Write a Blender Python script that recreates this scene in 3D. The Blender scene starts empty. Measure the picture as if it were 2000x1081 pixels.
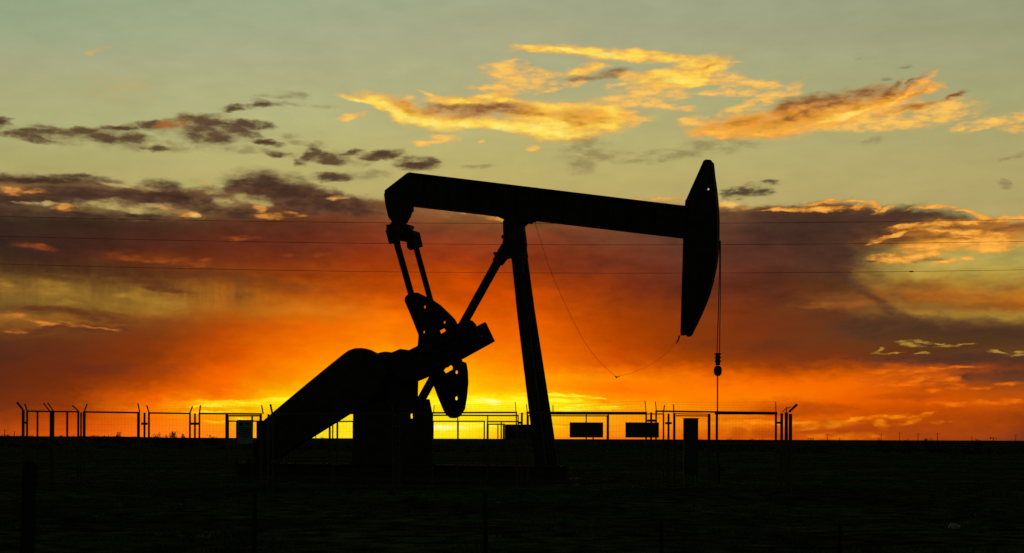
import bpy, bmesh, math, random
from mathutils import Vector, Matrix, noise
random.seed(7)
R = math.radians
scn = bpy.context.scene
COL = scn.collection

# ---------------------------------------------------------------- camera
F = 2925.0            # focal length in pixels of the 2000 px wide photograph
CX, HY = 1000.0, 857.0
CAMH = 1.6
ROLL = R(-0.20)
cam_d = bpy.data.cameras.new('camera')
cam = bpy.data.objects.new('camera', cam_d)
COL.objects.link(cam)
cam_d.sensor_width = 36.0
cam_d.lens = 36.0 * F / 2000.0
cam_d.shift_y = (HY - 540.5) / 2000.0
cam_d.clip_start = 0.1
cam_d.clip_end = 30000
cam.location = (0, 0, CAMH)
cam.rotation_euler = (R(90), ROLL, 0)
scn.camera = cam
scn.cycles.use_adaptive_sampling = True
scn.cycles.adaptive_threshold = 0.01
scn.cycles.adaptive_min_samples = 32
scn.cycles.use_denoising = False
scn.cycles.max_bounces = 4

def unroll(px, py):
    """photo pixel -> tangent-plane coordinates (right, up) in a level frame"""
    a, b = px - CX, HY - py
    c, s = math.cos(ROLL), math.sin(ROLL)
    return (a * c + b * s) / F, (b * c - a * s) / F

# ---------------------------------------------------------------- view transform
scn.view_settings.view_transform = 'Standard'
scn.view_settings.look = 'None'
scn.view_settings.exposure = 0.0
scn.view_settings.gamma = 1.0

# ---------------------------------------------------------------- sky
def lin(c):
    o = []
    for v in c[:3]:
        v /= 255.0
        o.append(v / 12.92 if v <= 0.04045 else ((v + 0.055) / 1.055) ** 2.4)
    return (o[0], o[1], o[2], 1.0)

def sky_uv(px, py):
    """photo pixel -> (azimuth, elevation) in units of 100 px"""
    x, z = unroll(px, py)
    return math.atan(x) * F / 100, math.atan(z / math.sqrt(1 + x * x)) * F / 100

world = bpy.data.worlds.new('World')
scn.world = world
world.use_nodes = True
NT = world.node_tree
NT.nodes.clear()

def L(a, b):
    return NT.links.new(a, b)

def N(t, **kw):
    n = NT.nodes.new(t)
    for k, v in kw.items():
        setattr(n, k, v)
    return n

def put(sock, v):
    if isinstance(v, bpy.types.NodeSocket):
        L(v, sock)
    else:
        sock.default_value = v

def M(op, a, b=None, c=None, clamp=False):
    n = N('ShaderNodeMath', operation=op, use_clamp=clamp)
    put(n.inputs[0], a)
    if b is not None: put(n.inputs[1], b)
    if c is not None: put(n.inputs[2], c)
    return n.outputs[0]

def VM(op, a, b=None, c=None):
    n = N('ShaderNodeVectorMath', operation=op)
    put(n.inputs[0], a)
    if b is not None: put(n.inputs[1], b)
    if c is not None: put(n.inputs[2], c)
    return n.outputs[0]

def ramp(f, stops, interp='LINEAR'):
    n = N('ShaderNodeValToRGB')
    cr = n.color_ramp
    cr.interpolation = interp
    stops = sorted(stops, key=lambda s: s[0])
    cr.elements[0].position = stops[0][0]; cr.elements[0].color = stops[0][1]
    cr.elements[1].position = stops[-1][0]; cr.elements[1].color = stops[-1][1]
    for p, c in stops[1:-1]:
        e = cr.elements.new(p); e.color = c
    put(n.inputs[0], f)
    return n.outputs[0]

def mixc(f, a, b, blend='MIX'):
    n = N('ShaderNodeMix', data_type='RGBA', blend_type=blend)
    n.clamp_factor = True
    put(n.inputs[0], f); put(n.inputs[6], a); put(n.inputs[7], b)
    return n.outputs[2]

def sstep(x, lo, hi):
    n = N('ShaderNodeMapRange', interpolation_type='SMOOTHSTEP')
    put(n.inputs[0], x); n.inputs[1].default_value = lo; n.inputs[2].default_value = hi
    return n.outputs[0]

def noise_t(vec, scale=(1, 1, 1), detail=5, rough=0.55, off=(0, 0, 0)):
    v = VM('MULTIPLY_ADD', vec, Vector(scale), Vector(off))
    n = N('ShaderNodeTexNoise', noise_dimensions='2D')
    n.inputs['Scale'].default_value = 1.0
    n.inputs['Detail'].default_value = detail
    n.inputs['Roughness'].default_value = rough
    L(v, n.inputs['Vector'])
    return n

tc = N('ShaderNodeTexCoord')
nrm = VM('NORMALIZE', tc.outputs['Generated'])
sep = N('ShaderNodeSeparateXYZ'); L(nrm, sep.inputs[0])
AZ = M('ARCTAN2', sep.outputs[0], sep.outputs[1])
EL = M('ARCSINE', sep.outputs[2])
U = M('MULTIPLY', AZ, F / 100)
V = M('MULTIPLY', EL, F / 100)
comb = N('ShaderNodeCombineXYZ'); L(U, comb.inputs[0]); L(V, comb.inputs[1])
P0 = comb.outputs[0]

# two levels of wind-stretched warp
wn = noise_t(P0, (0.9, 2.2, 1), 5, 0.6)
W1 = VM('MULTIPLY_ADD', VM('SUBTRACT', wn.outputs['Color'], Vector((.5, .5, .5))), Vector((0.8, 0.28, 0)), P0)
wf = noise_t(P0, (3.2, 8.0, 1), 4, 0.62, (5, 3, 1))
W2 = VM('MULTIPLY_ADD', VM('SUBTRACT', wf.outputs['Color'], Vector((.5, .5, .5))), Vector((0.42, 0.20, 0)), W1)
def comp(v, axis):
    d = N('ShaderNodeVectorMath', operation='DOT_PRODUCT')
    L(v, d.inputs[0]); d.inputs[1].default_value = axis
    return d.outputs['Value']
W1U = comp(W1, (1, 0, 0))
W2U, W2V = comp(W2, (1, 0, 0)), comp(W2, (0, 1, 0))

VMAX = 8.6
def col_ramp(px, vals, vsock):
    st = []
    for y, c in vals:
        v = sky_uv(px, y)[1] / VMAX
        st.append((min(1, max(0, v)), lin(c)))
    return ramp(M('DIVIDE', vsock, VMAX), st)

def grid(cols, usock, vsock):
    out = None; pu = None
    for px, vals in cols:
        r = col_ramp(px, vals, vsock)
        u = sky_uv(px, 600)[0]
        if out is None:
            out = r
        else:
            out = mixc(sstep(usock, pu, u) if False else M('DIVIDE', M('SUBTRACT', usock, pu), u - pu, clamp=True), out, r)
        pu = u
    return out

# clear sky above the cloud bank
clear_cols = [
 (0,    [(0,(150,164,130)),(60,(156,168,132)),(120,(168,170,130)),(180,(172,170,122)),(240,(174,174,120)),(300,(170,164,106)),(345,(174,162,102)),(400,(174,158,96))]),
 (500,  [(0,(160,170,136)),(60,(165,172,134)),(120,(172,173,132)),(180,(176,176,128)),(240,(182,180,124)),(300,(186,178,114)),(345,(187,175,110)),(400,(186,172,106))]),
 (1000, [(0,(163,168,134)),(60,(168,168,132)),(120,(173,172,130)),(180,(177,173,124)),(240,(184,176,120)),(300,(188,176,110)),(345,(188,172,106)),(400,(186,166,100))]),
 (1500, [(0,(158,163,130)),(60,(162,164,128)),(120,(168,168,126)),(180,(172,170,122)),(240,(176,170,114)),(300,(181,172,112)),(345,(184,170,106)),(400,(182,166,104))]),
 (2000, [(0,(154,157,122)),(60,(157,159,122)),(120,(160,162,120)),(180,(164,163,116)),(240,(170,164,110)),(300,(174,163,108)),(345,(178,164,106)),(420,(178,162,102))]),
]
# the cloud bank and the glow below it
bank_cols = [
 (-20, [(330,(110,85,50)),(350,(115,88,52)),(366,(150,110,62)),(378,(95,68,44)),(388,(58,44,30)),(402,(78,60,42)),(414,(64,48,34)),(430,(53,38,28)),(460,(48,32,27)),(500,(52,36,27)),(525,(72,52,30)),(545,(110,82,34)),(565,(134,96,40)),(590,(116,84,35)),(605,(110,75,35)),(620,(150,98,36)),(640,(122,70,30)),(660,(86,48,26)),(700,(88,43,22)),(740,(98,42,20)),(780,(108,44,17)),(800,(118,48,16)),(820,(148,58,12)),(850,(188,74,12))]),
 (150, [(330,(118,92,60)),(350,(112,86,56)),(366,(105,80,50)),(380,(66,50,40)),(398,(80,60,42)),(412,(100,78,46)),(424,(64,46,34)),(440,(56,38,28)),(460,(60,38,28)),(500,(70,37,25)),(535,(72,40,22)),(552,(118,82,32)),(570,(144,106,41)),(592,(134,98,38)),(606,(105,66,28)),(625,(145,90,30)),(642,(108,60,26)),(680,(110,48,20)),(720,(112,44,15)),(760,(122,48,10)),(790,(148,56,7)),(815,(190,70,5)),(850,(222,86,10))]),
 (300, [(330,(180,165,108)),(358,(172,154,100)),(372,(120,88,56)),(385,(92,64,42)),(400,(110,80,52)),(412,(150,130,80)),(420,(120,92,56)),(432,(78,50,32)),(460,(76,42,28)),(485,(80,40,25)),(505,(112,52,22)),(520,(90,44,20)),(540,(92,50,22)),(560,(128,88,32)),(590,(168,118,38)),(610,(155,104,32)),(628,(130,68,24)),(660,(128,55,15)),(700,(138,55,8)),(740,(172,66,2)),(765,(222,90,0)),(782,(250,103,1)),(800,(255,122,0)),(825,(250,108,6)),(850,(255,120,22))]),
 (450, [(330,(184,170,110)),(350,(160,130,85)),(366,(92,62,44)),(385,(120,88,58)),(398,(140,110,68)),(412,(98,66,42)),(430,(88,52,32)),(460,(88,40,25)),(500,(108,44,20)),(530,(122,56,18)),(555,(140,72,16)),(580,(170,95,22)),(605,(178,98,24)),(618,(176,85,15)),(640,(180,75,8)),(680,(205,80,0)),(720,(238,95,0)),(760,(248,108,0)),(780,(255,145,0)),(790,(255,205,20)),(798,(255,200,10)),(808,(255,165,0)),(825,(255,150,8)),(850,(255,135,18))]),
 (600, [(330,(176,160,102)),(352,(140,108,68)),(368,(100,68,46)),(390,(98,64,42)),(410,(108,68,42)),(430,(104,54,30)),(460,(104,44,25)),(490,(120,48,22)),(515,(135,54,18)),(540,(148,60,10)),(575,(185,86,10)),(608,(205,112,18)),(625,(215,105,8)),(640,(232,100,2)),(660,(240,108,0)),(700,(255,125,0)),(740,(255,152,0)),(765,(255,190,0)),(785,(255,232,15)),(800,(255,225,5)),(820,(255,215,5)),(850,(255,222,30))]),
 (750, [(340,(182,168,108)),(365,(150,122,76)),(385,(128,92,56)),(405,(122,78,45)),(430,(128,66,36)),(470,(135,54,28)),(500,(150,54,15)),(540,(175,65,4)),(580,(212,86,4)),(615,(235,108,4)),(635,(248,120,2)),(660,(255,128,0)),(690,(255,150,0)),(740,(255,184,0)),(790,(255,226,0)),(850,(255,228,30))]),
 (900, [(350,(186,172,108)),(385,(165,125,72)),(405,(150,105,62)),(430,(132,82,42)),(460,(135,60,28)),(500,(155,55,18)),(540,(188,68,0)),(580,(205,74,0)),(620,(228,92,0)),(660,(245,110,0)),(700,(255,142,0)),(740,(255,178,0)),(760,(255,200,0)),(771,(255,214,2)),(778,(255,238,16)),(792,(255,243,28)),(805,(255,226,8)),(820,(255,226,12)),(836,(255,236,22)),(858,(255,218,10))]),
 (1050,[(390,(160,118,66)),(415,(140,90,50)),(435,(124,74,38)),(460,(130,62,34)),(500,(140,54,24)),(540,(160,58,8)),(580,(196,72,0)),(620,(222,88,0)),(660,(235,98,0)),(700,(248,112,0)),(720,(255,130,0)),(735,(255,158,5)),(755,(255,152,2)),(770,(255,190,5)),(780,(255,232,15)),(795,(255,238,20)),(808,(255,215,15)),(825,(255,190,10)),(842,(255,178,12)),(858,(255,155,15))]),
 (1200,[(390,(168,128,70)),(415,(140,92,52)),(435,(118,72,42)),(465,(110,62,40)),(490,(116,55,30)),(520,(120,50,24)),(560,(136,50,16)),(600,(152,58,8)),(640,(172,64,0)),(680,(188,70,0)),(710,(215,84,0)),(728,(245,112,0)),(742,(255,135,0)),(760,(255,118,0)),(778,(255,140,0)),(792,(255,172,12)),(806,(255,165,8)),(822,(255,160,14)),(840,(255,145,15)),(858,(250,120,15))]),
 (1350,[(395,(165,120,66)),(420,(120,80,50)),(440,(104,62,42)),(480,(100,58,42)),(520,(100,50,34)),(560,(108,46,24)),(600,(126,52,16)),(640,(138,55,8)),(680,(148,58,4)),(705,(165,66,0)),(722,(215,88,0)),(740,(245,112,0)),(760,(255,125,0)),(785,(255,130,0)),(800,(255,140,0)),(815,(238,108,0)),(828,(250,138,8)),(842,(235,115,12)),(858,(225,98,10))]),
 (1500,[(392,(170,130,72)),(406,(112,74,44)),(420,(80,56,40)),(440,(70,48,38)),(465,(72,45,35)),(500,(88,50,36)),(540,(86,42,28)),(580,(98,44,22)),(610,(114,52,22)),(640,(116,50,22)),(670,(116,52,20)),(695,(128,54,16)),(715,(150,60,8)),(732,(210,84,0)),(752,(255,110,0)),(775,(252,122,0)),(788,(228,102,0)),(802,(212,88,0)),(816,(218,84,0)),(824,(250,125,8)),(836,(215,95,8)),(848,(200,82,8)),(858,(222,88,8))]),
 (1650,[(392,(160,115,60)),(404,(110,74,44)),(420,(74,55,44)),(450,(70,45,36)),(490,(72,42,32)),(515,(80,44,28)),(540,(84,54,32)),(570,(98,56,26)),(592,(128,74,32)),(608,(102,56,28)),(640,(98,54,26)),(670,(106,55,24)),(700,(118,52,20)),(718,(165,68,8)),(732,(215,92,2)),(748,(245,106,0)),(770,(240,100,0)),(790,(222,90,0)),(806,(205,80,0)),(815,(225,98,0)),(828,(178,68,8)),(842,(168,62,10)),(858,(205,78,8))]),
 (1800,[(400,(120,86,50)),(414,(76,56,44)),(428,(84,60,42)),(440,(130,84,40)),(458,(160,100,40)),(476,(215,140,46)),(490,(172,150,74)),(515,(180,155,74)),(540,(185,148,58)),(565,(178,112,34)),(582,(168,92,26)),(600,(165,115,40)),(612,(160,118,44)),(626,(100,66,34)),(650,(80,50,26)),(668,(88,55,28)),(690,(88,50,26)),(708,(102,50,24)),(720,(180,76,18)),(735,(190,78,14)),(748,(168,68,14)),(762,(202,82,4)),(785,(215,84,0)),(806,(190,72,0)),(830,(162,64,5)),(858,(145,56,20))]),
 (2020,[(415,(176,160,104)),(428,(225,150,52)),(438,(190,120,50)),(448,(150,98,46)),(462,(205,142,58)),(478,(182,160,82)),(500,(180,165,88)),(540,(182,152,62)),(570,(190,125,35)),(588,(186,105,25)),(596,(165,85,18)),(615,(168,136,52)),(630,(125,90,42)),(642,(84,54,28)),(670,(80,50,26)),(684,(96,62,32)),(700,(86,46,25)),(722,(96,50,28)),(736,(112,58,26)),(750,(150,72,18)),(770,(185,78,10)),(795,(190,78,8)),(815,(150,60,14)),(835,(128,50,16)),(858,(120,52,30))]),
]
clear = grid(clear_cols, U, V)
bank = grid(bank_cols, W2U, W2V)

# irregular top edge of the cloud bank
edge_pts = [(-40,342),(60,344),(180,346),(235,352),(262,366),(285,362),(320,357),(350,368),(400,364),(440,362),(465,346),(510,338),(545,344),(590,360),(640,372),(690,382),(760,388),(900,392),(1100,396),(1330,398),(1400,402),(1440,405),(1500,402),(1590,396),(1640,392),(1695,396),(1722,408),(1770,406),(1830,411),(1880,418),(1930,430),(1990,430),(2100,428)]
UMIN, UMAX = -11.0, 11.5
est = []
for x, y in edge_pts:
    u, v = sky_uv(x, y)
    g = v / VMAX
    est.append(((u - UMIN) / (UMAX - UMIN), (g, g, g, 1)))
est = est[:32]
edge = ramp(M('DIVIDE', M('SUBTRACT', W1U, UMIN), UMAX - UMIN), est)
e_sep = N('ShaderNodeSeparateColor'); L(edge, e_sep.inputs[0])
edgeV = M('MULTIPLY', e_sep.outputs[0], VMAX)
nz_edge = noise_t(P0, (2.2, 5.5, 1), 6, 0.62, (9, 1, 4)).outputs[0]
dist = M('MULTIPLY_ADD', M('SUBTRACT', nz_edge, 0.5), 0.34, M('SUBTRACT', edgeV, V))
sky = mixc(sstep(dist, -0.06, 0.10), clear, bank)


# gentler warp for the separate clouds, and the same point seen in a few turned frames
wc = noise_t(P0, (1.1, 2.6, 1), 3, 0.5, (2, 8, 0))
W3 = VM('MULTIPLY_ADD', VM('SUBTRACT', wc.outputs['Color'], Vector((.5, .5, .5))), Vector((0.50, 0.15, 0)), P0)
wd = noise_t(P0, (3.4, 10.0, 1), 5, 0.58, (4, 1, 0))
W3 = VM('MULTIPLY_ADD', VM('SUBTRACT', wd.outputs['Color'], Vector((.5, .5, .5))), Vector((0.30, 0.10, 0)), W3)
BINS = [-35, -22, -12, -5, 0, 5, 12, 20, 30]
FR = {}
idm = N('ShaderNodeMapping', vector_type='POINT'); L(W3, idm.inputs[0])   # (keeps the evaluation order compact)
W3 = idm.outputs[0]
for bdeg in BINS:
    c_, s_ = math.cos(R(bdeg)), math.sin(R(bdeg))
    cb = N('ShaderNodeCombineXYZ')
    for kk, vec in ((0, (c_, s_, 0)), (1, (-s_, c_, 0))):
        d = N('ShaderNodeVectorMath', operation='DOT_PRODUCT')
        L(W3, d.inputs[0]); d.inputs[1].default_value = vec
        L(d.outputs['Value'], cb.inputs[kk])
    FR[bdeg] = cb.outputs[0]
NOISES = {}
def shared_noise(nscale, noff, det, rough):
    k = (nscale, int(sum(noff)) % 2)
    if k not in NOISES:
        NOISES[k] = noise_t(P0, nscale, 5, 0.57, (noff[0], noff[1], 0)).outputs[0]
    return NOISES[k]

def field(Fin, ells, grow):
    """a handful of soft ellipses, joined smoothly (squared distance to the nearest one)"""
    global NT
    g = bpy.data.node_groups.new('cloud_shape', 'ShaderNodeTree')
    used = []
    for e in ells:
        bb = min(BINS, key=lambda q: abs(q - e[4]))
        if bb not in used: used.append(bb)
    g.interface.new_socket('distance', in_out='INPUT', socket_type='NodeSocketFloat')
    for bb in used:
        g.interface.new_socket('f%d' % bb, in_out='INPUT', socket_type='NodeSocketVector')
    g.interface.new_socket('distance', in_out='OUTPUT', socket_type='NodeSocketFloat')
    outer = NT
    NT = g
    gi = N('NodeGroupInput'); go = N('NodeGroupOutput')
    fin = {bb: gi.outputs[1 + i] for i, bb in enumerate(used)}
    Fv = gi.outputs[0]
    for e in ells:
        x, y, rx, ry, rot = e[:5]
        bb = min(used, key=lambda q: abs(q - rot))
        u, v = sky_uv(x, y)
        c_, s_ = math.cos(R(bb)), math.sin(R(bb))
        pu, pv = c_ * u + s_ * v, -s_ * u + c_ * v
        rx = rx * grow / 100; ry = ry * grow / 100
        w = VM('MULTIPLY_ADD', fin[bb], Vector((1 / rx, 1 / ry, 0)), Vector((-pu / rx, -pv / ry, 0)))
        d = N('ShaderNodeVectorMath', operation='DOT_PRODUCT')
        L(w, d.inputs[0]); L(w, d.inputs[1])
        Fv = M('SMOOTH_MIN', Fv, d.outputs['Value'], 0.35)
    L(Fv, go.inputs[0])
    NT = outer
    gn = N('ShaderNodeGroup'); gn.node_tree = g
    if Fin is None: gn.inputs[0].default_value = 4.0
    else: L(Fin, gn.inputs[0])
    for i, bb in enumerate(used):
        L(FR[bb], gn.inputs[1 + i])
    return gn.outputs[0]

def layer(base, ells, stops, amp=1.4, lo=0.10, hi=1.3, alpha=1.0, nscale=(2.4, 6.5, 1), noff=(0, 0, 0), warp=None, det=5, rough=0.6, grow=1.7, vary=0.5):
    """one kind of cloud: a sum of soft ellipses (photo px: x, y, rx, ry, rising angle) broken up by noise"""
    nz = shared_noise(nscale, noff, det, rough)
    Fv = None
    for k in range(0, len(ells), 10):
        Fv = field(Fv, ells[k:k + 10], grow)
    Fv = M('SUBTRACT', 1.0, Fv, clamp=True)
    n5 = M('SUBTRACT', nz, 0.5)
    D = M('MULTIPLY', Fv, M('MULTIPLY_ADD', n5, amp * 2, 1.0))
    a = M('MULTIPLY', sstep(D, lo, hi), alpha)
    c = ramp(M('MULTIPLY_ADD', n5, vary * 1.5, M('MULTIPLY', D, 0.75)), [(p, lin(cc)) for p, cc in stops])
    return mixc(a, base, c)

# small grey clouds drifting in the clear sky
sky = layer(sky, [(60,264,50,7,3),(110,258,60,5,3),(70,273,40,5,0),(150,253,60,4,0),(205,270,42,9,0),(260,272,32,10,0),(235,249,60,5,6),(300,246,50,7,5),
  (400,243,55,17,0),(370,236,40,9,10),(410,262,45,15,0),(455,252,40,12,-10),(490,243,38,7,-8),(512,279,28,5,-6),(305,291,18,5,0),(0,236,18,8,0),(-10,240,20,10,10),
  (485,209,42,5,3),(465,212,25,4,15),(540,302,18,5,0),(608,298,22,10,32),(592,310,20,9,35),(640,312,40,10,-4),(685,297,18,5,12),
  (745,303,42,8,5),(725,308,25,5,0),(820,320,32,11,0),(805,325,28,8,0),(645,346,36,7,0),(662,351,22,5,0)],
  [(0.0,(140,124,78)),(0.3,(116,94,58)),(0.6,(96,74,50)),(1.0,(82,60,46))], amp=1.0, lo=0.10, hi=1.05, noff=(3,7,0))
sky = layer(sky, [(550,190,48,4,0),(600,206,48,4,0),(525,203,26,4,-10),(570,183,30,4,0),(572,266,22,5,0),(590,280,40,6,-5),(578,276,14,3,0),(705,346,28,8,0),(742,342,26,9,0),
  (925,325,28,4,0),(700,318,24,8,0),(1140,285,30,22,0),(1165,300,60,14,0),(1135,320,22,20,0),(1340,300,120,10,4),(1470,262,60,8,0),(1705,276,24,7,12),(1690,280,14,4,0),(1768,129,14,3,0),(1694,112,10,3,0),(1735,155,12,3,0),(1990,304,18,7,22),(1965,312,12,4,20),(1965,360,14,5,-22),
  (150,261,120,11,0),(390,256,95,20,0),(640,306,70,12,0),(1400,280,60,12,0),(300,286,160,10,0),(455,292,80,8,0),(500,296,40,6,0)],
  [(0.0,(150,142,96)),(0.5,(128,112,72)),(0.9,(105,86,56))], lo=0.10, hi=1.45, alpha=0.46, noff=(13,2,0))
sky = layer(sky, [(1455,374,38,9,12),(1495,376,22,7,0),(1505,357,18,5,0),(1440,372,22,6,10)],
  [(0.0,(150,136,88)),(0.25,(112,96,62)),(0.6,(84,70,50))], lo=0.10, hi=1.09, noff=(4,4,0))
sky = layer(sky, [(342,243,24,8,8),(325,246,20,6,10)], [(0.0,(150,110,62)),(0.4,(184,112,54)),(0.8,(184,108,50))], alpha=0.8, lo=0.10, hi=1.38)
sky = layer(sky, [(203,97,14,4,12),(190,100,16,3,12)], [(0.0,(190,165,110)),(0.6,(215,165,100))], alpha=0.8, lo=0.10, hi=1.45)
sky = layer(sky, [(235,175,60,20,0)], [(0.0,(184,168,116)),(0.6,(188,168,112))], alpha=0.5, lo=0.10, hi=1.45)

# golden lit clouds: pale wisps first, then the bright bodies
sky = layer(sky, [(995,135,38,12,0),(985,150,30,10,0),(1012,165,42,14,0),(980,172,30,8,0),(950,172,40,5,-8),(1042,142,22,6,0),(1002,120,10,4,10),(980,182,30,5,0),
  (1075,172,26,6,15),(1070,148,30,6,0),(1120,165,40,4,10),
  (1225,150,30,6,0),(1240,151,28,4,0),(1270,180,60,14,0),(1240,198,60,8,-4),(1310,208,38,5,-5),(1212,167,24,3,5),(1270,205,60,7,-4),(1330,208,20,4,0),(1205,193,20,5,0),
  (1410,181,50,4,2),(1450,180,30,5,5),(1478,163,34,6,-5),(1500,165,24,5,-5),(1420,155,30,8,0),(1450,176,30,9,0),(1408,150,16,6,0),
  (790,191,20,4,0),(845,184,22,4,-10),(1230,221,26,5,-8),(1238,240,18,5,0),(1215,232,50,8,0),(1115,207,20,5,0),(1205,222,40,8,0),
  (685,229,24,5,16),(672,236,12,4,20),(870,273,26,6,8),(820,281,16,4,0),(850,279,22,3,0),(936,276,6,3,10),(1044,291,11,5,8),
  (1348,236,30,9,0),(1330,232,16,5,0),(1470,205,50,10,18),(1490,192,60,8,16),(1530,184,34,6,8),
  (1730,225,120,20,2),(1800,222,80,20,6),(1845,206,36,10,-8),(1880,228,30,6,2),(1700,243,100,9,2),(1640,248,60,5,5),(1760,240,80,8,4),
  (1955,236,60,6,10),(1995,226,34,6,6),(1900,245,36,5,12),(1985,250,24,7,0),(1870,254,16,4,5)],
  [(0.0,(200,168,100)),(0.18,(235,175,85)),(0.5,(255,184,80)),(0.9,(255,196,88))], amp=1.41, lo=0.06, hi=1.39, alpha=0.92, noff=(1,1,0), nscale=(2.6,8.5,1))
sky = layer(sky, [(1060,100,44,4,-1),(1110,102,80,7,-3),(1180,105,80,9,-4),(1220,109,60,8,-4),(1290,112,90,7,-5),(1360,119,60,3,-6),(1240,101,20,5,0),(1265,100,30,4,-5),
  (1140,137,36,9,14),(1160,132,20,7,10),
  (1360,138,52,17,16),(1370,130,30,12,20),(1320,150,60,15,6),(1340,160,60,7,0),(1300,146,50,10,5),
  (720,200,44,6,-10),(765,212,52,12,-20),(800,222,52,14,-22),(850,236,60,13,-8),(920,242,80,9,0),(1010,244,70,10,-3),(1050,252,50,14,-12),
  (940,190,60,7,6),(900,198,60,7,0),(985,196,40,6,-6),(1060,212,60,12,-4),(1075,235,70,22,-8),(1100,262,50,12,-2),(1130,235,70,26,0),(1175,232,50,24,0),(1190,222,50,14,-12),(1060,258,40,10,-10),(1195,248,30,8,14),
  (1060,258,20,5,-10)],
  [(0.0,(226,160,78)),(0.25,(250,172,64)),(0.55,(255,192,66)),(0.9,(255,214,86))], amp=0.74, lo=0.06, hi=1.15, noff=(6,2,0), vary=0.6)
# the orange wing on the right
sky = layer(sky, [(1385,252,36,8,5),(1430,250,60,14,2),(1400,262,40,5,-4),(1480,245,70,18,8),(1540,236,70,20,12),(1610,228,80,18,12),(1660,222,70,12,16),(1710,205,50,10,16),(1560,250,70,7,6),(1500,255,70,8,4),
  (1770,184,50,6,28),(1810,172,26,7,8),(1745,196,40,6,24),(1830,168,14,4,-20)],
  [(0.0,(222,160,80)),(0.25,(248,166,66)),(0.6,(252,170,60)),(0.95,(255,196,78))], amp=0.90, lo=0.06, hi=1.09, noff=(6,2,0), vary=0.6)
# yellow-white sunlit lower edge of the long cloud
sky = layer(sky, [(780,224,36,7,-24),(830,238,50,9,-14),(900,244,70,7,-1),(990,246,60,7,-3),(1040,252,30,7,-14),(1070,248,26,8,0),(700,198,26,4,-12),(740,206,24,5,-14),(1130,103,50,4,-4),(1195,107,40,5,-5),(1330,158,40,5,0),(1090,265,36,6,-5),(1650,228,50,4,14)],
  [(0.0,(255,205,70)),(0.4,(255,228,90)),(0.8,(255,240,120))], amp=0.61, lo=0.06, hi=1.49, alpha=0.85, noff=(2,5,0))
# darker orange and brown cores
sky = layer(sky, [(775,205,20,4,-10),(792,210,34,8,-22),(860,216,50,8,0),(905,222,60,9,0),(960,214,80,11,0),(1015,216,60,10,-6),(1060,222,50,6,-6),(1130,228,60,11,-4),(1150,224,28,9,0),(1165,232,28,6,0),(1125,240,20,8,0),
  (1382,130,18,4,24),(1530,232,80,12,12),(1470,240,60,10,8),(1600,214,100,20,12),(1560,214,60,16,14),(1660,198,80,14,12),(1720,190,50,8,20),(1775,172,40,4,28),(1790,178,30,3,26),(1700,206,40,5,16),(1780,212,60,6,10),(1850,190,20,3,18),(1420,244,50,5,4)],
  [(0.0,(240,168,60)),(0.3,(222,140,38)),(0.6,(205,120,30)),(1.0,(175,100,32))], amp=0.92, lo=0.06, hi=1.59, alpha=0.88, noff=(8,8,0), vary=0.7)
sky = layer(sky, [(870,208,34,4,0),(910,207,60,6,2),(960,211,70,7,-2),(985,217,40,5,0),(1185,148,40,8,8),(1150,152,30,6,4),(1205,140,24,7,12),(1600,190,60,10,6),(1640,188,70,10,6),(1690,186,50,9,10),(1560,204,50,8,16),(1630,205,60,6,12),(1740,176,30,5,26),(1785,163,24,3,25),(1580,220,60,5,10),(1860,186,22,3,15),(1715,190,24,6,10)],
  [(0.0,(190,120,45)),(0.35,(160,95,38)),(0.8,(120,74,42))], amp=0.86, lo=0.06, hi=1.59, alpha=0.85, noff=(5,1,0))

# smoky body of the bank
sky = layer(sky, [(520,470,150,22,0),(250,460,180,16,0),(640,440,120,16,0),(700,400,90,14,0),(420,540,90,12,-6),(180,530,120,12,0),(560,560,80,10,-8),(1250,470,160,22,0),(1480,500,120,24,0),(1350,560,140,22,-5),(1560,600,90,22,-20),(1450,680,120,16,0),(880,450,80,12,0),(1120,520,90,14,0),(60,690,120,20,0),(220,720,120,14,0)],
  [(0.0,(96,52,34)),(0.6,(80,42,30)),(1.0,(70,38,30))], amp=0.98, lo=0.06, hi=1.72, alpha=0.36, noff=(4,3,0), nscale=(1.1,3.4,1))
# lumps, gaps and lit patches of the cloud bank
sky = layer(sky, [(100,351,100,7,0),(150,348,60,5,0),(30,350,40,6,0),(140,377,110,9,0),(230,376,40,5,0),(40,388,70,9,0),(315,368,34,14,0),(320,385,50,14,-4),(360,393,60,12,-8),(295,390,30,8,20),(405,398,30,8,-10),
  (480,352,30,10,20),(520,355,62,20,-4),(560,370,60,18,-10),(525,384,50,12,0),(610,380,50,14,-14),(560,398,46,10,0),(600,405,60,14,0),(660,400,50,14,0),(60,414,90,7,0),(150,417,70,5,-3),(270,423,60,5,0),(430,412,34,9,0),(480,420,40,7,0),(700,412,50,12,0)],
  [(0.0,(110,82,54)),(0.25,(84,58,42)),(0.6,(72,46,36)),(1.0,(64,42,34))], amp=0.83, lo=0.10, hi=1.21, alpha=0.93, noff=(3,3,0))
sky = layer(sky, [(225,398,40,7,0),(255,408,44,6,-4),(290,402,40,5,0),(180,396,40,5,0),(80,396,34,3,0),(255,365,50,4,-3),(400,357,26,4,0),(425,375,26,4,0),(488,389,30,9,-5),(500,398,20,6,-10),(430,392,14,8,0),(475,384,22,5,0),(655,385,14,4,0),(990,428,20,6,0),(270,414,22,4,0)],
  [(0.0,(140,112,70)),(0.35,(172,148,90)),(0.8,(190,168,98))], amp=1.05, lo=0.10, hi=1.38, alpha=0.85, noff=(7,3,0))
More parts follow.
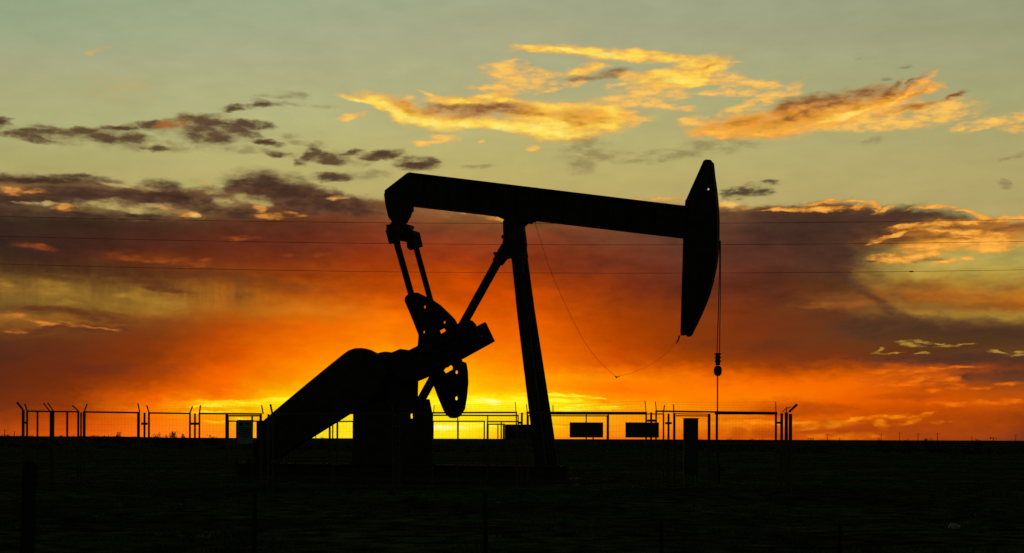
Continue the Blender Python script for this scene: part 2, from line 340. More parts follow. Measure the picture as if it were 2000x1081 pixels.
sky = layer(sky, [(124,405,20,6,0),(152,403,26,3,0),(20,370,28,6,0),(55,373,30,3,0),(372,419,18,6,-5),(385,423,12,5,0),(345,412,24,3,-10),(500,408,14,5,-20),(530,424,30,4,0),(575,421,24,3,0),(658,386,10,3,0),(950,420,50,6,-6),(975,427,24,5,0),(880,408,60,3,-5),
  (1422,400,26,6,8),(1440,405,22,4,0),(1340,396,30,5,0),(1300,392,60,3,0)],
  [(0.0,(160,100,50)),(0.3,(196,122,52)),(0.6,(228,146,58)),(1.0,(250,170,72))], amp=1.6, lo=0.10, hi=1.30, alpha=0.58, noff=(2,9,0))
sky = layer(sky, [(375,420,9,4,0),(1421,398,16,5,6)], [(0.0,(255,180,70)),(0.6,(255,205,100))], amp=0.60, lo=0.10, hi=1.38, alpha=0.9)
sky = layer(sky, [(245,503,36,8,-6),(280,508,40,5,0),(330,507,40,6,0),(375,518,40,5,0),(400,510,20,4,0),(620,500,30,6,3),(600,502,40,4,0),(70,482,30,5,-8),(475,467,30,4,0)],
  [(0.0,(112,52,24)),(0.4,(128,58,22)),(0.9,(160,74,24))], amp=1.05, lo=0.10, hi=1.45, alpha=0.75, noff=(2,2,0))

# rain curtain and ribbons on the lower left
virga = noise_t(P0, (2.2, 0.35, 1), 4, 0.6, (1, 4, 2)).outputs[0]
vmask = M('MULTIPLY', sstep(V, 2.35, 2.75), M('SUBTRACT', 1.0, sstep(V, 2.9, 3.5)))
vmask = M('MULTIPLY', vmask, M('SUBTRACT', 1.0, sstep(U, -5.4, -4.2)))
sky = mixc(M('MULTIPLY', vmask, M('MULTIPLY', sstep(virga, 0.35, 0.75), 0.75)), sky, lin((98, 64, 30)))
sky = layer(sky, [(110,566,34,20,0),(125,588,30,12,0),(15,560,24,14,0),(290,585,46,16,-12),(320,600,40,14,-5),(250,575,20,8,0)],
  [(0.0,(136,92,34)),(0.5,(158,112,40)),(1.0,(172,126,46))], amp=0.75, lo=0.10, hi=1.45, alpha=0.8, noff=(2,2,5))
sky = layer(sky, [(80,605,60,5,-2),(130,609,50,5,-6),(170,618,50,7,-10),(215,622,40,8,-4),(120,643,70,8,4),(90,648,60,6,10),(175,645,80,5,-2),(330,565,50,6,-8),(300,552,50,5,-6),(235,632,30,4,0)],
  [(0.0,(120,68,30)),(0.5,(104,56,28)),(1.0,(96,50,28))], amp=0.75, lo=0.10, hi=1.21, alpha=0.9, noff=(2,6,5))
sky = layer(sky, [(75,628,30,3,-4),(110,632,30,2.5,4),(150,636,40,3,-8),(200,642,30,2.5,-4),(20,618,30,4,0),(25,648,16,3,0)],
  [(0.0,(170,95,35)),(0.5,(215,125,45)),(1.0,(250,150,50))], amp=1.20, lo=0.10, hi=1.38, alpha=0.6, noff=(2,6,8))

# right side of the bank
sky = layer(sky, [(1480,420,80,10,0),(1560,418,90,14,3),(1640,412,60,10,0),(1620,430,120,14,0),(1740,414,50,10,6),(1800,416,70,9,-4),(1860,425,60,6,-6),(1900,430,40,3,-8),(1740,430,80,10,0),(1700,455,60,14,0),(1690,480,50,14,0),(1740,470,60,8,0),(1720,508,26,4,5),(1620,500,60,30,0),
  (1690,570,50,9,-36),(1720,592,40,9,-40),(1760,615,44,9,-22),(1800,636,80,14,-6),(1880,642,90,16,-4),(1970,650,70,16,-6),(1660,550,40,10,-30),(1700,640,60,20,0),(1960,705,70,9,0),(1870,700,80,8,-2),(1760,705,50,6,0),(1955,732,60,7,3),(1990,738,50,9,0),(1890,735,30,4,0)],
  [(0.0,(100,66,42)),(0.3,(84,56,40)),(0.7,(76,50,36)),(1.2,(72,46,34))], amp=0.52, lo=0.10, hi=1.38, alpha=0.85, noff=(1,3,9))
sky = layer(sky, [(1605,398,30,2,6),(1640,393,30,2,0),(1690,396,20,3,-10),(1708,404,16,5,-30),(1685,404,16,5,0),(1600,408,40,4,0),(1540,410,40,3,0),(1730,410,20,2.5,20),(1820,407,34,2.5,-2),(1880,413,24,3,-8),(1920,422,26,3,-20),
  (1960,428,60,4,2),(1900,433,90,3.5,6),(1830,438,60,3,6),(1780,440,50,3,6),(1760,454,26,3,10),(1740,461,30,3,12),(1880,452,60,5,-4),(1930,465,50,8,0),(1860,475,70,8,6),(1940,480,50,9,6),(1830,485,50,5,12),(1960,472,24,10,0),(1900,462,40,4,0),
  (1740,503,30,5,0),(1775,506,44,6,8),(1820,498,40,5,12),(1850,512,24,3,0),(1890,505,14,3,0),(1725,468,30,3,20),(1800,448,40,3,0)],
  [(0.0,(170,100,38)),(0.25,(215,132,42)),(0.55,(242,158,52)),(1.0,(255,178,72))], amp=1.27, lo=0.10, hi=1.13, alpha=0.95, noff=(5,3,9), nscale=(2.4,7,1))
sky = layer(sky, [(1800,465,40,4,0),(1770,464,40,3,4),(1810,509,30,4,0),(1850,446,40,3,0),(1970,446,40,4,4),(1880,466,24,2.5,0)],
  [(0.0,(150,90,40)),(0.6,(120,72,40))], amp=0.90, lo=0.10, hi=1.38, alpha=0.8, noff=(5,9,9))
sky = layer(sky, [(1700,545,30,8,-35),(1730,560,30,8,-30),(1760,595,40,8,-35),(1800,612,40,6,-14),(1860,612,60,5,0),(1690,535,30,5,-20)],
  [(0.0,(125,88,40)),(0.6,(150,110,46)),(1.0,(165,125,52))], amp=0.75, lo=0.10, hi=1.45, alpha=0.5, noff=(5,9,2))
sky = layer(sky, [(1640,594,50,6,4),(1620,598,60,5,0),(1960,594,50,2.5,2),(1780,566,60,10,0)],
  [(0.0,(150,85,32)),(0.8,(180,100,34))], amp=0.75, lo=0.10, hi=1.45, alpha=0.6, noff=(5,9,4))
sky = layer(sky, [(1765,668,20,3,0),(1785,674,28,4,-8),(1800,668,24,2.5,0),(1850,676,26,3,-2),(1880,674,20,2,4),(1840,670,14,2,-10),(1708,689,18,3,0),(1740,690,26,1.8,0),(1795,689,18,2.5,6),(1945,690,24,2.5,-4),(1995,688,16,4,6),(1990,695,20,2.5,0),(1720,682,10,4,40)],
  [(0.0,(120,84,36)),(0.4,(158,118,44)),(0.9,(195,155,60))], amp=0.90, lo=0.10, hi=1.13, alpha=0.72, noff=(5,2,4), grow=1.3)
sky = layer(sky, [(1770,725,60,4,0),(1860,718,60,3,0),(1730,735,40,4,5),(1800,740,34,6,10),(1850,742,24,7,0),(1825,765,18,5,0),(1780,746,30,3,0),(1900,757,34,4,4),(1960,750,24,3,8),(1860,789,40,4,0),(1930,788,40,5,4),(1980,784,16,4,14),(1820,752,60,3,0),(1740,752,50,3,0)],
  [(0.0,(205,85,5)),(0.5,(235,105,8)),(1.0,(250,120,10))], amp=1.20, lo=0.10, hi=1.45, alpha=0.8, noff=(9,2,4))
sky = layer(sky, [(1620,832,60,4,4),(1560,828,50,4,2),(1700,816,60,3,4),(1750,815,30,3,0),(1780,822,30,4,22),(1722,830,10,12,-75),(1470,826,60,4,0),(1395,826,40,4,0),(1640,852,60,6,0),(1790,812,30,3,10),(1835,822,8,3,0),(1630,830,34,6,10)],
  [(0.0,(235,110,5)),(0.6,(252,138,10)),(1.0,(255,150,20))], amp=1.05, lo=0.10, hi=1.38, alpha=0.85, noff=(9,6,4))
sky = layer(sky, [(1440,852,16,14,0),(1490,848,20,10,0),(1530,855,30,8,0),(1565,842,16,9,0),(1604,838,18,10,0),(1640,842,24,9,0),(1690,835,26,12,0),(1680,850,30,9,0),(1715,826,8,6,0),(1740,845,50,10,0),(1800,840,60,16,0),(1880,835,90,20,0),(1570,800,60,10,0),(1540,806,60,6,0),(1620,795,50,8,0),(1780,775,60,7,0)],
  [(0.0,(210,85,4)),(0.4,(190,75,6)),(1.0,(165,66,10))], amp=0.45, lo=0.10, hi=1.00, alpha=0.6, noff=(9,6,7))

# brownish veil over the gap on the right
sky = layer(sky, [(1700,545,50,18,-25),(1740,575,50,14,-20),(1790,560,70,10,-6),(1880,575,90,12,-3),(1960,560,60,12,0),(1820,596,60,8,-8),(1930,600,80,6,-3),(1680,600,60,16,-10),(1850,628,120,8,-3)],
  [(0.0,(140,88,40)),(0.6,(112,68,38)),(1.0,(96,60,38))], amp=1.3, lo=0.10, hi=1.5, alpha=0.42, noff=(4,3,0), nscale=(1.1,3.4,1))
# bright low streaks round the place where the sun went down
sky = layer(sky, [(930,776,120,4,1),(960,784,60,5,0),(900,790,120,6,0),(1120,776,60,3,-3),(1095,786,50,6,-4),(1140,792,50,4,-6),(1165,796,40,3,0),(1120,800,40,4,0),(900,833,160,6,0),(640,830,80,10,0),(480,787,70,3,2),(410,792,60,2.5,1),(540,780,60,5,8),(450,823,40,3,0),(400,806,60,3,0),(1060,770,40,2,0)],
  [(0.0,(255,208,2)),(0.4,(255,232,12)),(0.9,(255,248,50))], amp=1.35, lo=0.10, hi=1.38, alpha=0.9, noff=(4,6,7), nscale=(1.6,9,1))
sky = layer(sky, [(950,784,26,4,0),(960,786,14,4,0),(860,836,40,5,0)], [(0.0,(255,250,90)),(0.8,(255,255,165))], amp=0.75, lo=0.10, hi=1.45, alpha=0.9)
sky = layer(sky, [(1120,808,60,3,0),(1180,812,60,3,0),(1000,808,60,2,0),(1180,835,60,3,0),(1110,827,40,2,0),(1320,812,80,5,0),(1440,815,60,4,0),(480,800,60,3,0)],
  [(0.0,(255,165,5)),(0.8,(250,140,5))], amp=1.35, lo=0.10, hi=1.45, alpha=0.6, noff=(4,9,7), nscale=(1.6,9,1))

# faint overall mottling of the air
mott = noise_t(P0, (0.6, 1.9, 1), 6, 0.6, (3, 3, 3)).outputs[0]
mot2 = noise_t(P0, (1.7, 4.2, 1), 4, 0.55, (1, 7, 3)).outputs[0]
mamp = M('MULTIPLY', sstep(dist, -0.06, 0.3), sstep(V, 2.0, 2.9))
mamp = M('MULTIPLY_ADD', mamp, 0.62, 0.16)
mm = M('MULTIPLY_ADD', M('ADD', M('SUBTRACT', mott, 0.5), M('MULTIPLY', M('SUBTRACT', mot2, 0.5), 0.6)), mamp, 1.0)
sky = VM('SCALE', sky, None)
sky.node.inputs['Scale'].default_value = 1.0
L(mm, sky.node.inputs['Scale'])

# away from the sunset the dome turns to a dim dusk sky
nish = N('ShaderNodeTexSky', sky_type='NISHITA')
nish.sun_disc = False
nish.sun_elevation = R(1.0)
SUN_AZ = math.atan((880 - CX) / F)
nish.sun_rotation = SUN_AZ
nish.air_density = 1.0; nish.dust_density = 1.5
dusk = VM('SCALE', nish.outputs[0], None)
dusk.node.inputs['Scale'].default_value = 0.05
near_sun = M('MULTIPLY', M('SUBTRACT', 1.0, sstep(M('ABSOLUTE', U), 11.5, 26.0)), M('SUBTRACT', 1.0, sstep(V, 8.9, 14.0)))
total = mixc(near_sun, VM('MULTIPLY', dusk, Vector((0.75, 0.95, 0.80))), sky)
bg = N('ShaderNodeBackground'); L(total, bg.inputs[0]); bg.inputs[1].default_value = 1.0
wo = N('ShaderNodeOutputWorld'); L(bg.outputs[0], wo.inputs[0])
world.cycles.sampling_method = 'MANUAL'
world.cycles.sample_map_resolution = 512

# ---------------------------------------------------------------- the setting sun, hidden low behind the haze
sun_d = bpy.data.lights.new('sun', 'SUN')
sun = bpy.data.objects.new('sun', sun_d); COL.objects.link(sun)
sun_d.energy = 0.03
sun_d.angle = R(3.0)
sun_d.color = (1.0, 0.55, 0.2)
sun.rotation_euler = (R(89.0), 0, math.pi - SUN_AZ)


# ---------------------------------------------------------------- materials
def material(name, base, rough=0.6, metal=0.0, var=0.25, scale=6.0, spec=0.3, bump=0.0, second=None):
    m = bpy.data.materials.new(name); m.use_nodes = True
    nt = m.node_tree; bs = nt.nodes['Principled BSDF']
    tcn = nt.nodes.new('ShaderNodeTexCoord')
    nz = nt.nodes.new('ShaderNodeTexNoise'); nz.inputs['Scale'].default_value = scale; nz.inputs['Detail'].default_value = 6
    nt.links.new(tcn.outputs['Object'], nz.inputs['Vector'])
    cr = nt.nodes.new('ShaderNodeValToRGB')
    a = tuple(v * (1 - var) for v in base); b = tuple(min(1, v * (1 + var)) for v in (second or base))
    cr.color_ramp.elements[0].position = 0.35; cr.color_ramp.elements[0].color = a + (1,)
    cr.color_ramp.elements[1].position = 0.65; cr.color_ramp.elements[1].color = b + (1,)
    nt.links.new(nz.outputs['Fac'], cr.inputs[0])
    nt.links.new(cr.outputs[0], bs.inputs['Base Color'])
    bs.inputs['Roughness'].default_value = rough
    bs.inputs['Metallic'].default_value = metal
    bs.inputs['Specular IOR Level'].default_value = spec
    if bump:
        bp = nt.nodes.new('ShaderNodeBump'); bp.inputs['Strength'].default_value = bump
        nt.links.new(nz.outputs['Fac'], bp.inputs['Height']); nt.links.new(bp.outputs[0], bs.inputs['Normal'])
    return m

M_STEEL = material('painted_steel', (0.045, 0.042, 0.038), 0.75, var=0.3, scale=3, spec=0.15, second=(0.06, 0.045, 0.032))
M_CAST = material('cast_iron', (0.04, 0.037, 0.035), 0.85, var=0.3, scale=5, spec=0.1)
M_GALV = material('galvanised_tube', (0.13, 0.09, 0.065), 0.8, var=0.25, scale=12, spec=0.1)
M_WIRE = material('steel_wire', (0.07, 0.06, 0.05), 0.8, var=0.2, scale=20, spec=0.1)
M_CABLE = material('power_cable', (0.04, 0.04, 0.04), 0.8, var=0.1, scale=2, spec=0.1)
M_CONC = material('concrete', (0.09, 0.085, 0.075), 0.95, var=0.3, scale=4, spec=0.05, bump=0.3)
M_WOOD = material('weathered_wood', (0.035, 0.028, 0.02), 0.95, var=0.35, scale=9, spec=0.05, bump=0.4)
M_BOARD = material('sign_sheet', (0.07, 0.07, 0.062), 0.8, var=0.2, scale=3, spec=0.1)
M_GROUND_PLANT = material('dry_shrub', (0.045, 0.042, 0.02), 0.95, var=0.4, scale=6, spec=0.02)
M_GRASS = material('dry_grass', (0.09, 0.11, 0.045), 0.95, var=0.45, scale=0.6, spec=0.02, second=(0.08, 0.12, 0.05))
M_PALE = material('pale_plastic', (0.35, 0.42, 0.45), 0.6, var=0.2, scale=14, spec=0.2)
M_STONE = material('pale_stone', (0.20, 0.20, 0.18), 0.95, var=0.3, scale=14, spec=0.05, bump=0.3)

# ---------------------------------------------------------------- helpers
def P(px, py, Y):
    """point seen at this photo pixel, Y metres in front of the camera"""
    x, z = unroll(px, py)
    return Vector((x * Y, Y, CAMH + z * Y))

def tag(o, label=None, cat=None, group=None, kind=None):
    if label: o['label'] = label
    if cat: o['category'] = cat
    if group: o['group'] = group
    if kind: o['kind'] = kind
    return o

def empty(name, loc, rz=0.0):
    o = bpy.data.objects.new(name, None); COL.objects.link(o)
    o.location = loc; o.rotation_euler = (0, 0, rz)
    o.empty_display_size = 0.3
    bpy.context.view_layer.update()
    return o

class MB:
    """collects shapes in one bmesh (world or local coordinates) and links them as one mesh object"""
    def __init__(self): self.bm = bmesh.new()
    def beam(self, p0, p1, w, h, up=(0, 0, 1)):
        p0, p1 = Vector(p0), Vector(p1)
        d = (p1 - p0).normalized(); up = Vector(up)
        if abs(d.dot(up)) > 0.999: up = Vector((0, 1, 0))
        s = d.cross(up).normalized(); t = s.cross(d).normalized()
        vs = [self.bm.verts.new(p + s * a * w / 2 + t * b * h / 2) for p in (p0, p1) for a, b in ((-1, -1), (1, -1), (1, 1), (-1, 1))]
        for f in ((3, 2, 1, 0), (4, 5, 6, 7), (0, 1, 5, 4), (1, 2, 6, 5), (2, 3, 7, 6), (3, 0, 4, 7)):
            self.bm.faces.new([vs[i] for i in f])
        return self
    def box(self, c, s):
        c = Vector(c)
        return self.beam(c - Vector((0, 0, s[2] / 2)), c + Vector((0, 0, s[2] / 2)), s[0], s[1], up=(0, 1, 0))
    def tube(self, pts, r, n=8, cap=True):
        pts = [Vector(p) for p in pts]; rings = []
        for i, p in enumerate(pts):
            d = (pts[min(i + 1, len(pts) - 1)] - pts[max(i - 1, 0)]).normalized()
            up = Vector((0, 0, 1)) if abs(d.z) < 0.95 else Vector((0, 1, 0))
            s = d.cross(up).normalized(); t = s.cross(d).normalized()
            rr = r[i] if isinstance(r, (list, tuple)) else r
            rings.append([self.bm.verts.new(p + (s * math.cos(2 * math.pi * k / n) + t * math.sin(2 * math.pi * k / n)) * rr) for k in range(n)])
        for a, b in zip(rings, rings[1:]):
            for k in range(n):
                self.bm.faces.new((a[k], a[(k + 1) % n], b[(k + 1) % n], b[k]))
        if cap:
            self.bm.faces.new(rings[0][::-1]); self.bm.faces.new(rings[-1])
        return self
    def plate(self, fn, outline, holes=(), t=0.1):
        """fn(x, y, side) -> 3-D point of the outline on either face (side -1 / +1); holes are outlines too"""
        bm = self.bm; loops = []
        for lp in [outline] + list(holes):
            front = [bm.verts.new(fn(x, y, -1)) for x, y in lp]
            back = [bm.verts.new(fn(x, y, 1)) for x, y in lp]
            loops.append((front, back))
        for side in (0, 1):
            edges = []
            for lp in loops:
                vs = lp[side]
                for i in range(len(vs)):
                    edges.append(bm.edges.new((vs[i], vs[(i + 1) % len(vs)])))
            bmesh.ops.triangle_fill(bm, edges=edges, use_beauty=True)
        for f, b in loops:
            n = len(f)
            for i in range(n):
                bm.faces.new((f[i], f[(i + 1) % n], b[(i + 1) % n], b[i]))
        return self
    def build(self, name, mat, parent=None, bevel=0.0, smooth=False, world=True):
        bmesh.ops.recalc_face_normals(self.bm, faces=self.bm.faces)
        me = bpy.data.meshes.new(name)
        if parent is not None and world:
            root = parent
            while root.parent: root = root.parent
            self.bm.transform(root.matrix_world.inverted())
        self.bm.to_mesh(me); self.bm.free()
        me.materials.append(mat)
        if smooth:
            for p in me.polygons: p.use_smooth = True
        o = bpy.data.objects.new(name, me); COL.objects.link(o)
        if parent is not None: o.parent = parent
        if bevel:
            md = o.modifiers.new('bevel', 'BEVEL'); md.width = bevel; md.segments = 2; md.limit_method = 'ANGLE'
        return o

def circle(cx, cy, rx, ry=None, n=10):
    ry = ry or rx
    return [(cx + rx * math.cos(2 * math.pi * k / n), cy + ry * math.sin(2 * math.pi * k / n)) for k in range(n)]

# ---------------------------------------------------------------- ground
def ground_z(x, y):
    r = math.hypot(x, y)
    z = 0.05 * noise.noise((x * 0.35, y * 0.35, 0)) + 0.035 * noise.noise((x * 1.3, y * 1.3, 3))
    far = max(0.0, min(1.0, (r - 90) / 200))
    z += far * (0.22 * noise.noise((x / 60, y / 60, 5)) + 0.16 * noise.noise((x / 18, y / 18, 9)))
    az = math.atan2(x, y)
    left = max(0.0, min(1.0, (-az - 0.15) / 0.12))
    z += far * 1.75 * left * left * (3 - 2 * left) * math.exp(-((r - 430) / 260) ** 2)
    return z

def make_ground():
    bm = bmesh.new()
    NA, rs, r = 720, [], 3.0
    while r < 9000:
        rs.append(r); r *= 1.028 if r < 900 else 1.12
    rings = []
    c = bm.verts.new((0, 0, ground_z(0, 0)))
    for r in rs:
        rings.append([bm.verts.new((r * math.sin(2 * math.pi * k / NA), r * math.cos(2 * math.pi * k / NA),
                     ground_z(r * math.sin(2 * math.pi * k / NA), r * math.cos(2 * math.pi * k / NA)))) for k in range(NA)])
    for k in range(NA):
        bm.faces.new((c, rings[0][(k + 1) % NA], rings[0][k]))
    for a, b in zip(rings, rings[1:]):
        for k in range(NA):
            bm.faces.new((a[k], a[(k + 1) % NA], b[(k + 1) % NA], b[k]))
    bmesh.ops.recalc_face_normals(bm, faces=bm.faces)
    me = bpy.data.meshes.new('ground'); bm.to_mesh(me); bm.free()
    for p in me.polygons: p.use_smooth = True
    o = bpy.data.objects.new('ground', me); COL.objects.link(o)
    if me.polygons[5000].normal.z < 0: me.flip_normals()
    m = bpy.data.materials.new('steppe_soil'); m.use_nodes = True
    nt = m.node_tree; bs = nt.nodes['Principled BSDF']; ln = nt.links.new
    tcn = nt.nodes.new('ShaderNodeTexCoord')
    def nz(sc, det=6):
        n = nt.nodes.new('ShaderNodeTexNoise'); n.inputs['Scale'].default_value = sc; n.inputs['Detail'].default_value = det
        ln(tcn.outputs['Object'], n.inputs['Vector']); return n
    n1, n2, n3 = nz(0.16), nz(1.7), nz(9.0)
    r1 = nt.nodes.new('ShaderNodeValToRGB')
    r1.color_ramp.elements[0].position = 0.40; r1.color_ramp.elements[0].color = (0.085, 0.062, 0.034, 1)
    r1.color_ramp.elements[1].position = 0.60; r1.color_ramp.elements[1].color = (0.115, 0.145, 0.062, 1)
    ln(n1.outputs['Fac'], r1.inputs[0])
    r2 = nt.nodes.new('ShaderNodeValToRGB')
    r2.color_ramp.elements[0].position = 0.38; r2.color_ramp.elements[0].color = (0.25, 0.25, 0.25, 1)
    r2.color_ramp.elements[1].position = 0.66; r2.color_ramp.elements[1].color = (1.35, 1.3, 1.2, 1)
    ln(n2.outputs['Fac'], r2.inputs[0])
    mx = nt.nodes.new('ShaderNodeMix'); mx.data_type = 'RGBA'; mx.blend_type = 'MULTIPLY'; mx.inputs[0].default_value = 1
    ln(r1.outputs[0], mx.inputs[6]); ln(r2.outputs[0], mx.inputs[7])
    ln(mx.outputs[2], bs.inputs['Base Color'])
    bs.inputs['Roughness'].default_value = 1.0
    bs.inputs['Specular IOR Level'].default_value = 0.0
    bp = nt.nodes.new('ShaderNodeBump'); bp.inputs['Strength'].default_value = 0.8; bp.inputs['Distance'].default_value = 0.12
    ln(n3.outputs['Fac'], bp.inputs['Height']); ln(bp.outputs[0], bs.inputs['Normal'])
    me.materials.append(m)
    return tag(o, kind='structure')
ground = make_ground()

# ---------------------------------------------------------------- the pumping unit
TH = R(20)
PD = 57.0
ORG = P(1003, 857, PD); ORG.z = 0.0
EX = Vector((math.cos(TH), -math.sin(TH), 0))
EY = Vector((math.sin(TH), math.cos(TH), 0))
pump = empty('pump_jack', ORG, -TH)
tag(pump, 'huge black oil pump jack in silhouette in the middle of the enclosure', 'pump jack')
PXM = F / PD          # pixels per metre at the pump

def on_plane(px, py, c):
    """world point on the pump's plane lying c metres to its far side, seen at this pixel"""
    x, z = unroll(px, py)
    d = Vector((x, 1, z)); o = Vector((0, 0, CAMH))
    t = ((ORG + EY * c) - o).dot(EY) / d.dot(EY)
    return o + d * t

def pp(c, t, shrink=True):
    """mapping for MB.plate: a slab centred on plane c, t metres thick; narrowed so that its outline keeps the traced width"""
    def fn(x, y, side):
        p = on_plane(x, y, c)
        return p + EY * (side * t / 2)
    return fn

def narrowed(pts, t):
    xs = [p[0] for p in pts]; lo, hi = min(xs), max(xs)
    s = t / 2 * math.sin(TH) * PXM
    w = hi - lo; k = max(0.3, (w - 2 * s) / w); m = (lo + hi) / 2
    return [(m + (x - m) * k, y) for x, y in pts]

def slab(name, pts, c, t, mat=None, parent=None, holes=(), bevel=0.0, narrow=True):
    pts = narrowed(pts, t) if narrow else pts
    return MB().plate(pp(c, t), pts, holes).build(name, mat or M_STEEL, parent or pump, bevel=bevel)

def rod(a, b, c, wpx, depth, mb=None, c1=None):
    """straight bar between two photo pixels on plane c (to plane c1), wpx wide in the picture plane"""
    p0, p1 = on_plane(a[0], a[1], c), on_plane(b[0], b[1], c if c1 is None else c1)
    w = wpx / PXM
    mb = mb or MB()
    d = (p1 - p0).normalized()
    s = d.cross(EY).normalized()
    mb.beam(p0, p1, w, depth, up=EY)
    return mb

# walking beam: an I-section, web between two flanges, with stiffeners
beam = MB()
top_l, top_r, bot_l, bot_r = (800, 338), (1345, 404), (806, 403), (1341, 467)
beam.plate(pp(0, 0.05), [top_l, top_r, bot_r, bot_l, (772, 401), (755, 396), (752, 374)])
def flange(mb, a, b, tpx, width, c=0.0, below=True):
    p0, p1 = on_plane(a[0], a[1], c), on_plane(b[0], b[1], c)
    h = tpx / PXM
    d = (p1 - p0).normalized(); n = d.cross(EY).normalized()
    if n.z > 0: n = -n
    if not below: n = -n
    off = n * (h / 2 + 0.002)
    mb.beam(p0 + off, p1 + off, width, h, up=n)
flange(beam, (802, 338.3), (1345, 404.3), 3.5, 0.42)
flange(beam, (800, 403.0), (1341, 466.5), 3.5, 0.42, below=False)
flange(beam, (754.5, 373.5), (799, 339), 3.5, 0.34)
flange(beam, (754.2, 375), (755.2, 396), 3.5, 0.34, below=False)
for k in range(12):
    f = (k + 0.6) / 12
    a = (800 + f * 540, 341 + f * 65.4); b = (806 + f * 533, 401 + f * 62.3)
    pa, pb = on_plane(*a, 0), on_plane(*b, 0)
    beam.beam(pa, pb, 0.03, 0.38, up=EY)
beam.build('walking_beam', M_STEEL, pump)

# tail bearing under the beam end
slab('tail_bearing', [(750, 380), (808, 402), (808, 412), (804, 415), (801, 424), (798, 427), (794, 434), (768, 435), (760, 426), (754, 404)], 0, 0.42, bevel=0.01)
eq = MB()
eq.plate(pp(0, 0.5), narrowed([(768, 433), (791, 433), (797, 443), (799, 452), (772, 455), (762, 440)], 0.5))
e0, e1 = on_plane(775, 458, -1.12), on_plane(803, 462, 1.12)
ctr = on_plane(787, 454, 0)
eq.beam(ctr - EY * 1.18 - Vector((0, 0, 0.02)), ctr + EY * 1.18 - Vector((0, 0, 0.02)), 0.36, 0.34)
eq.plate(pp(0, 0.3), narrowed([(765, 440), (796, 440), (806, 448), (813, 456), (811, 476), (798, 474), (776, 470), (768, 470)], 0.3))
eq.beam(ctr - EY * 0.7 + Vector((0, 0, 0.26)), ctr + EY * 0.7 + Vector((0, 0, 0.26)), 0.36, 0.12)
eq.build('equalizer', M_STEEL, pump, bevel=0.02)

# the two pitman arms with their bearing blocks
for c, a, b, blk, blk2 in ((-1.12, (774, 472), (806, 585), [(754, 451), (765, 449), (768, 452), (772, 474), (761, 477)], None),
                     (1.12, (811, 478), (846, 606), [(800, 452), (819, 455), (825, 482), (801, 489), (796, 484), (795, 471)], [[(803.5, 476), (816.5, 472.8), (817, 476.3), (804, 479.6)]])):
    mb = rod(a, b, c, 10.5 if c < 0 else 9.5, 0.16)
    mb.beam(on_plane(a[0] - 2, a[1] - 14, c), on_plane(a[0] + 1, a[1] + 4, c), 0.22, 0.24, up=EY)
    pit = mb.build('pitman_arm', M_STEEL, pump)
    MB().plate(pp(c, 0.12), blk, blk2 or []).build('bearing_block', M_CAST, pit)

# cranks and counterweights
far_c, near_c = 1.12, -1.12
far_crank = slab('crank_arm', [(803, 712), (797, 730), (800, 741), (812, 746), (830, 739), (908, 699), (967, 667), (949, 630), (905, 652), (862, 676), (820, 697)], far_c, 0.16, M_CAST, holes=[circle(941, 657, 1.6, 3.2)])
near_crank = slab('crank_arm', [(776, 696), (815, 677), (860, 655), (897, 633), (912, 626), (922, 626), (929, 633), (938, 655), (936, 672), (925, 684), (880, 703), (848, 722), (820, 740), (790, 745), (770, 730), (768, 708)], near_c, 0.22, M_CAST)
slab('counterweight', [(790, 588), (791, 581), (796, 576), (805, 572.5), (815, 572), (824, 576), (845, 586), (860, 596), (876, 611), (889, 624), (893, 632), (890, 640), (884, 662), (822, 690), (816, 678), (818, 655), (803, 618)], near_c - 0.17, 0.10, M_CAST,
     holes=[circle(830, 600, 2.6, 3.6), circle(868.5, 630, 2.6, 3.0), circle(828.5, 649, 2.4, 2.6), [(858.5, 646), (868, 641), (874, 650), (862, 655)]])
slab('counterweight', [(851, 700), (868, 690), (900, 698), (903, 706), (911, 709), (914, 725), (915, 748), (912, 778), (908, 800), (903, 807), (900, 813), (889, 817.5), (880, 817), (872, 811), (866, 801), (855, 775), (843, 744), (843, 725)], far_c + 0.14, 0.10, M_CAST,
     holes=[circle(892, 727.5, 3.2, 3.6), circle(891.5, 778.5, 3.2, 4.0), [(866, 724), (870, 719), (876, 717), (880, 711.5), (885, 717), (885, 722), (871, 730)]])
slab('crank_pin', circle(818, 606, 7, 7), near_c + 0.02, 0.3, M_CAST, near_crank, narrow=False)
slab('crank_pin', circle(856, 628, 7, 7), far_c - 0.02, 0.3, M_CAST, far_crank, narrow=False)
slab('slow_speed_shaft', circle(795, 722, 9, 9), 0, 2.3, M_CAST, narrow=False)

# gear reducer on its pedestal
gb = MB()
gb.plate(pp(0, 1.1), narrowed([(722, 700), (741, 693), (757, 689.5), (766, 688.5), (780, 690), (800, 683), (815, 688), (817, 710), (815, 785), (690, 800), (690, 715)], 1.1))
for cpx in ((748, 700), (790, 700)):
    gb.beam(on_plane(cpx[0], cpx[1], -0.62), on_plane(cpx[0] - 2, cpx[1], 0.62), 0.5, 0.34)
gb.build('gear_reducer', M_CAST, pump, bevel=0.03)
ped = MB()
for c in (-0.62, 0.62):
    ped.plate(pp(c, 0.06), [(690 if c < 0 else 694, 782), (838, 780), (839, 782), (845, 812), (847, 936), (690 if c < 0 else 694, 938)],
              [[(802, 806.5), (806, 806), (806.3, 811), (805.6, 812), (806.5, 813), (806.5, 817.5), (802, 818), (801.6, 813)]])
for px_ in (700, 760, 828):
    q = on_plane(px_, 860, 0)
    ped.beam(q - EY * 0.58 + Vector((0, 0, 1.2)), q + EY * 0.58 + Vector((0, 0, 1.2)), 0.1, 0.1)
    ped.beam(q - EY * 0.58 - Vector((0, 0, 0.9)), q + EY * 0.58 - Vector((0, 0, 0.9)), 0.1, 0.1)
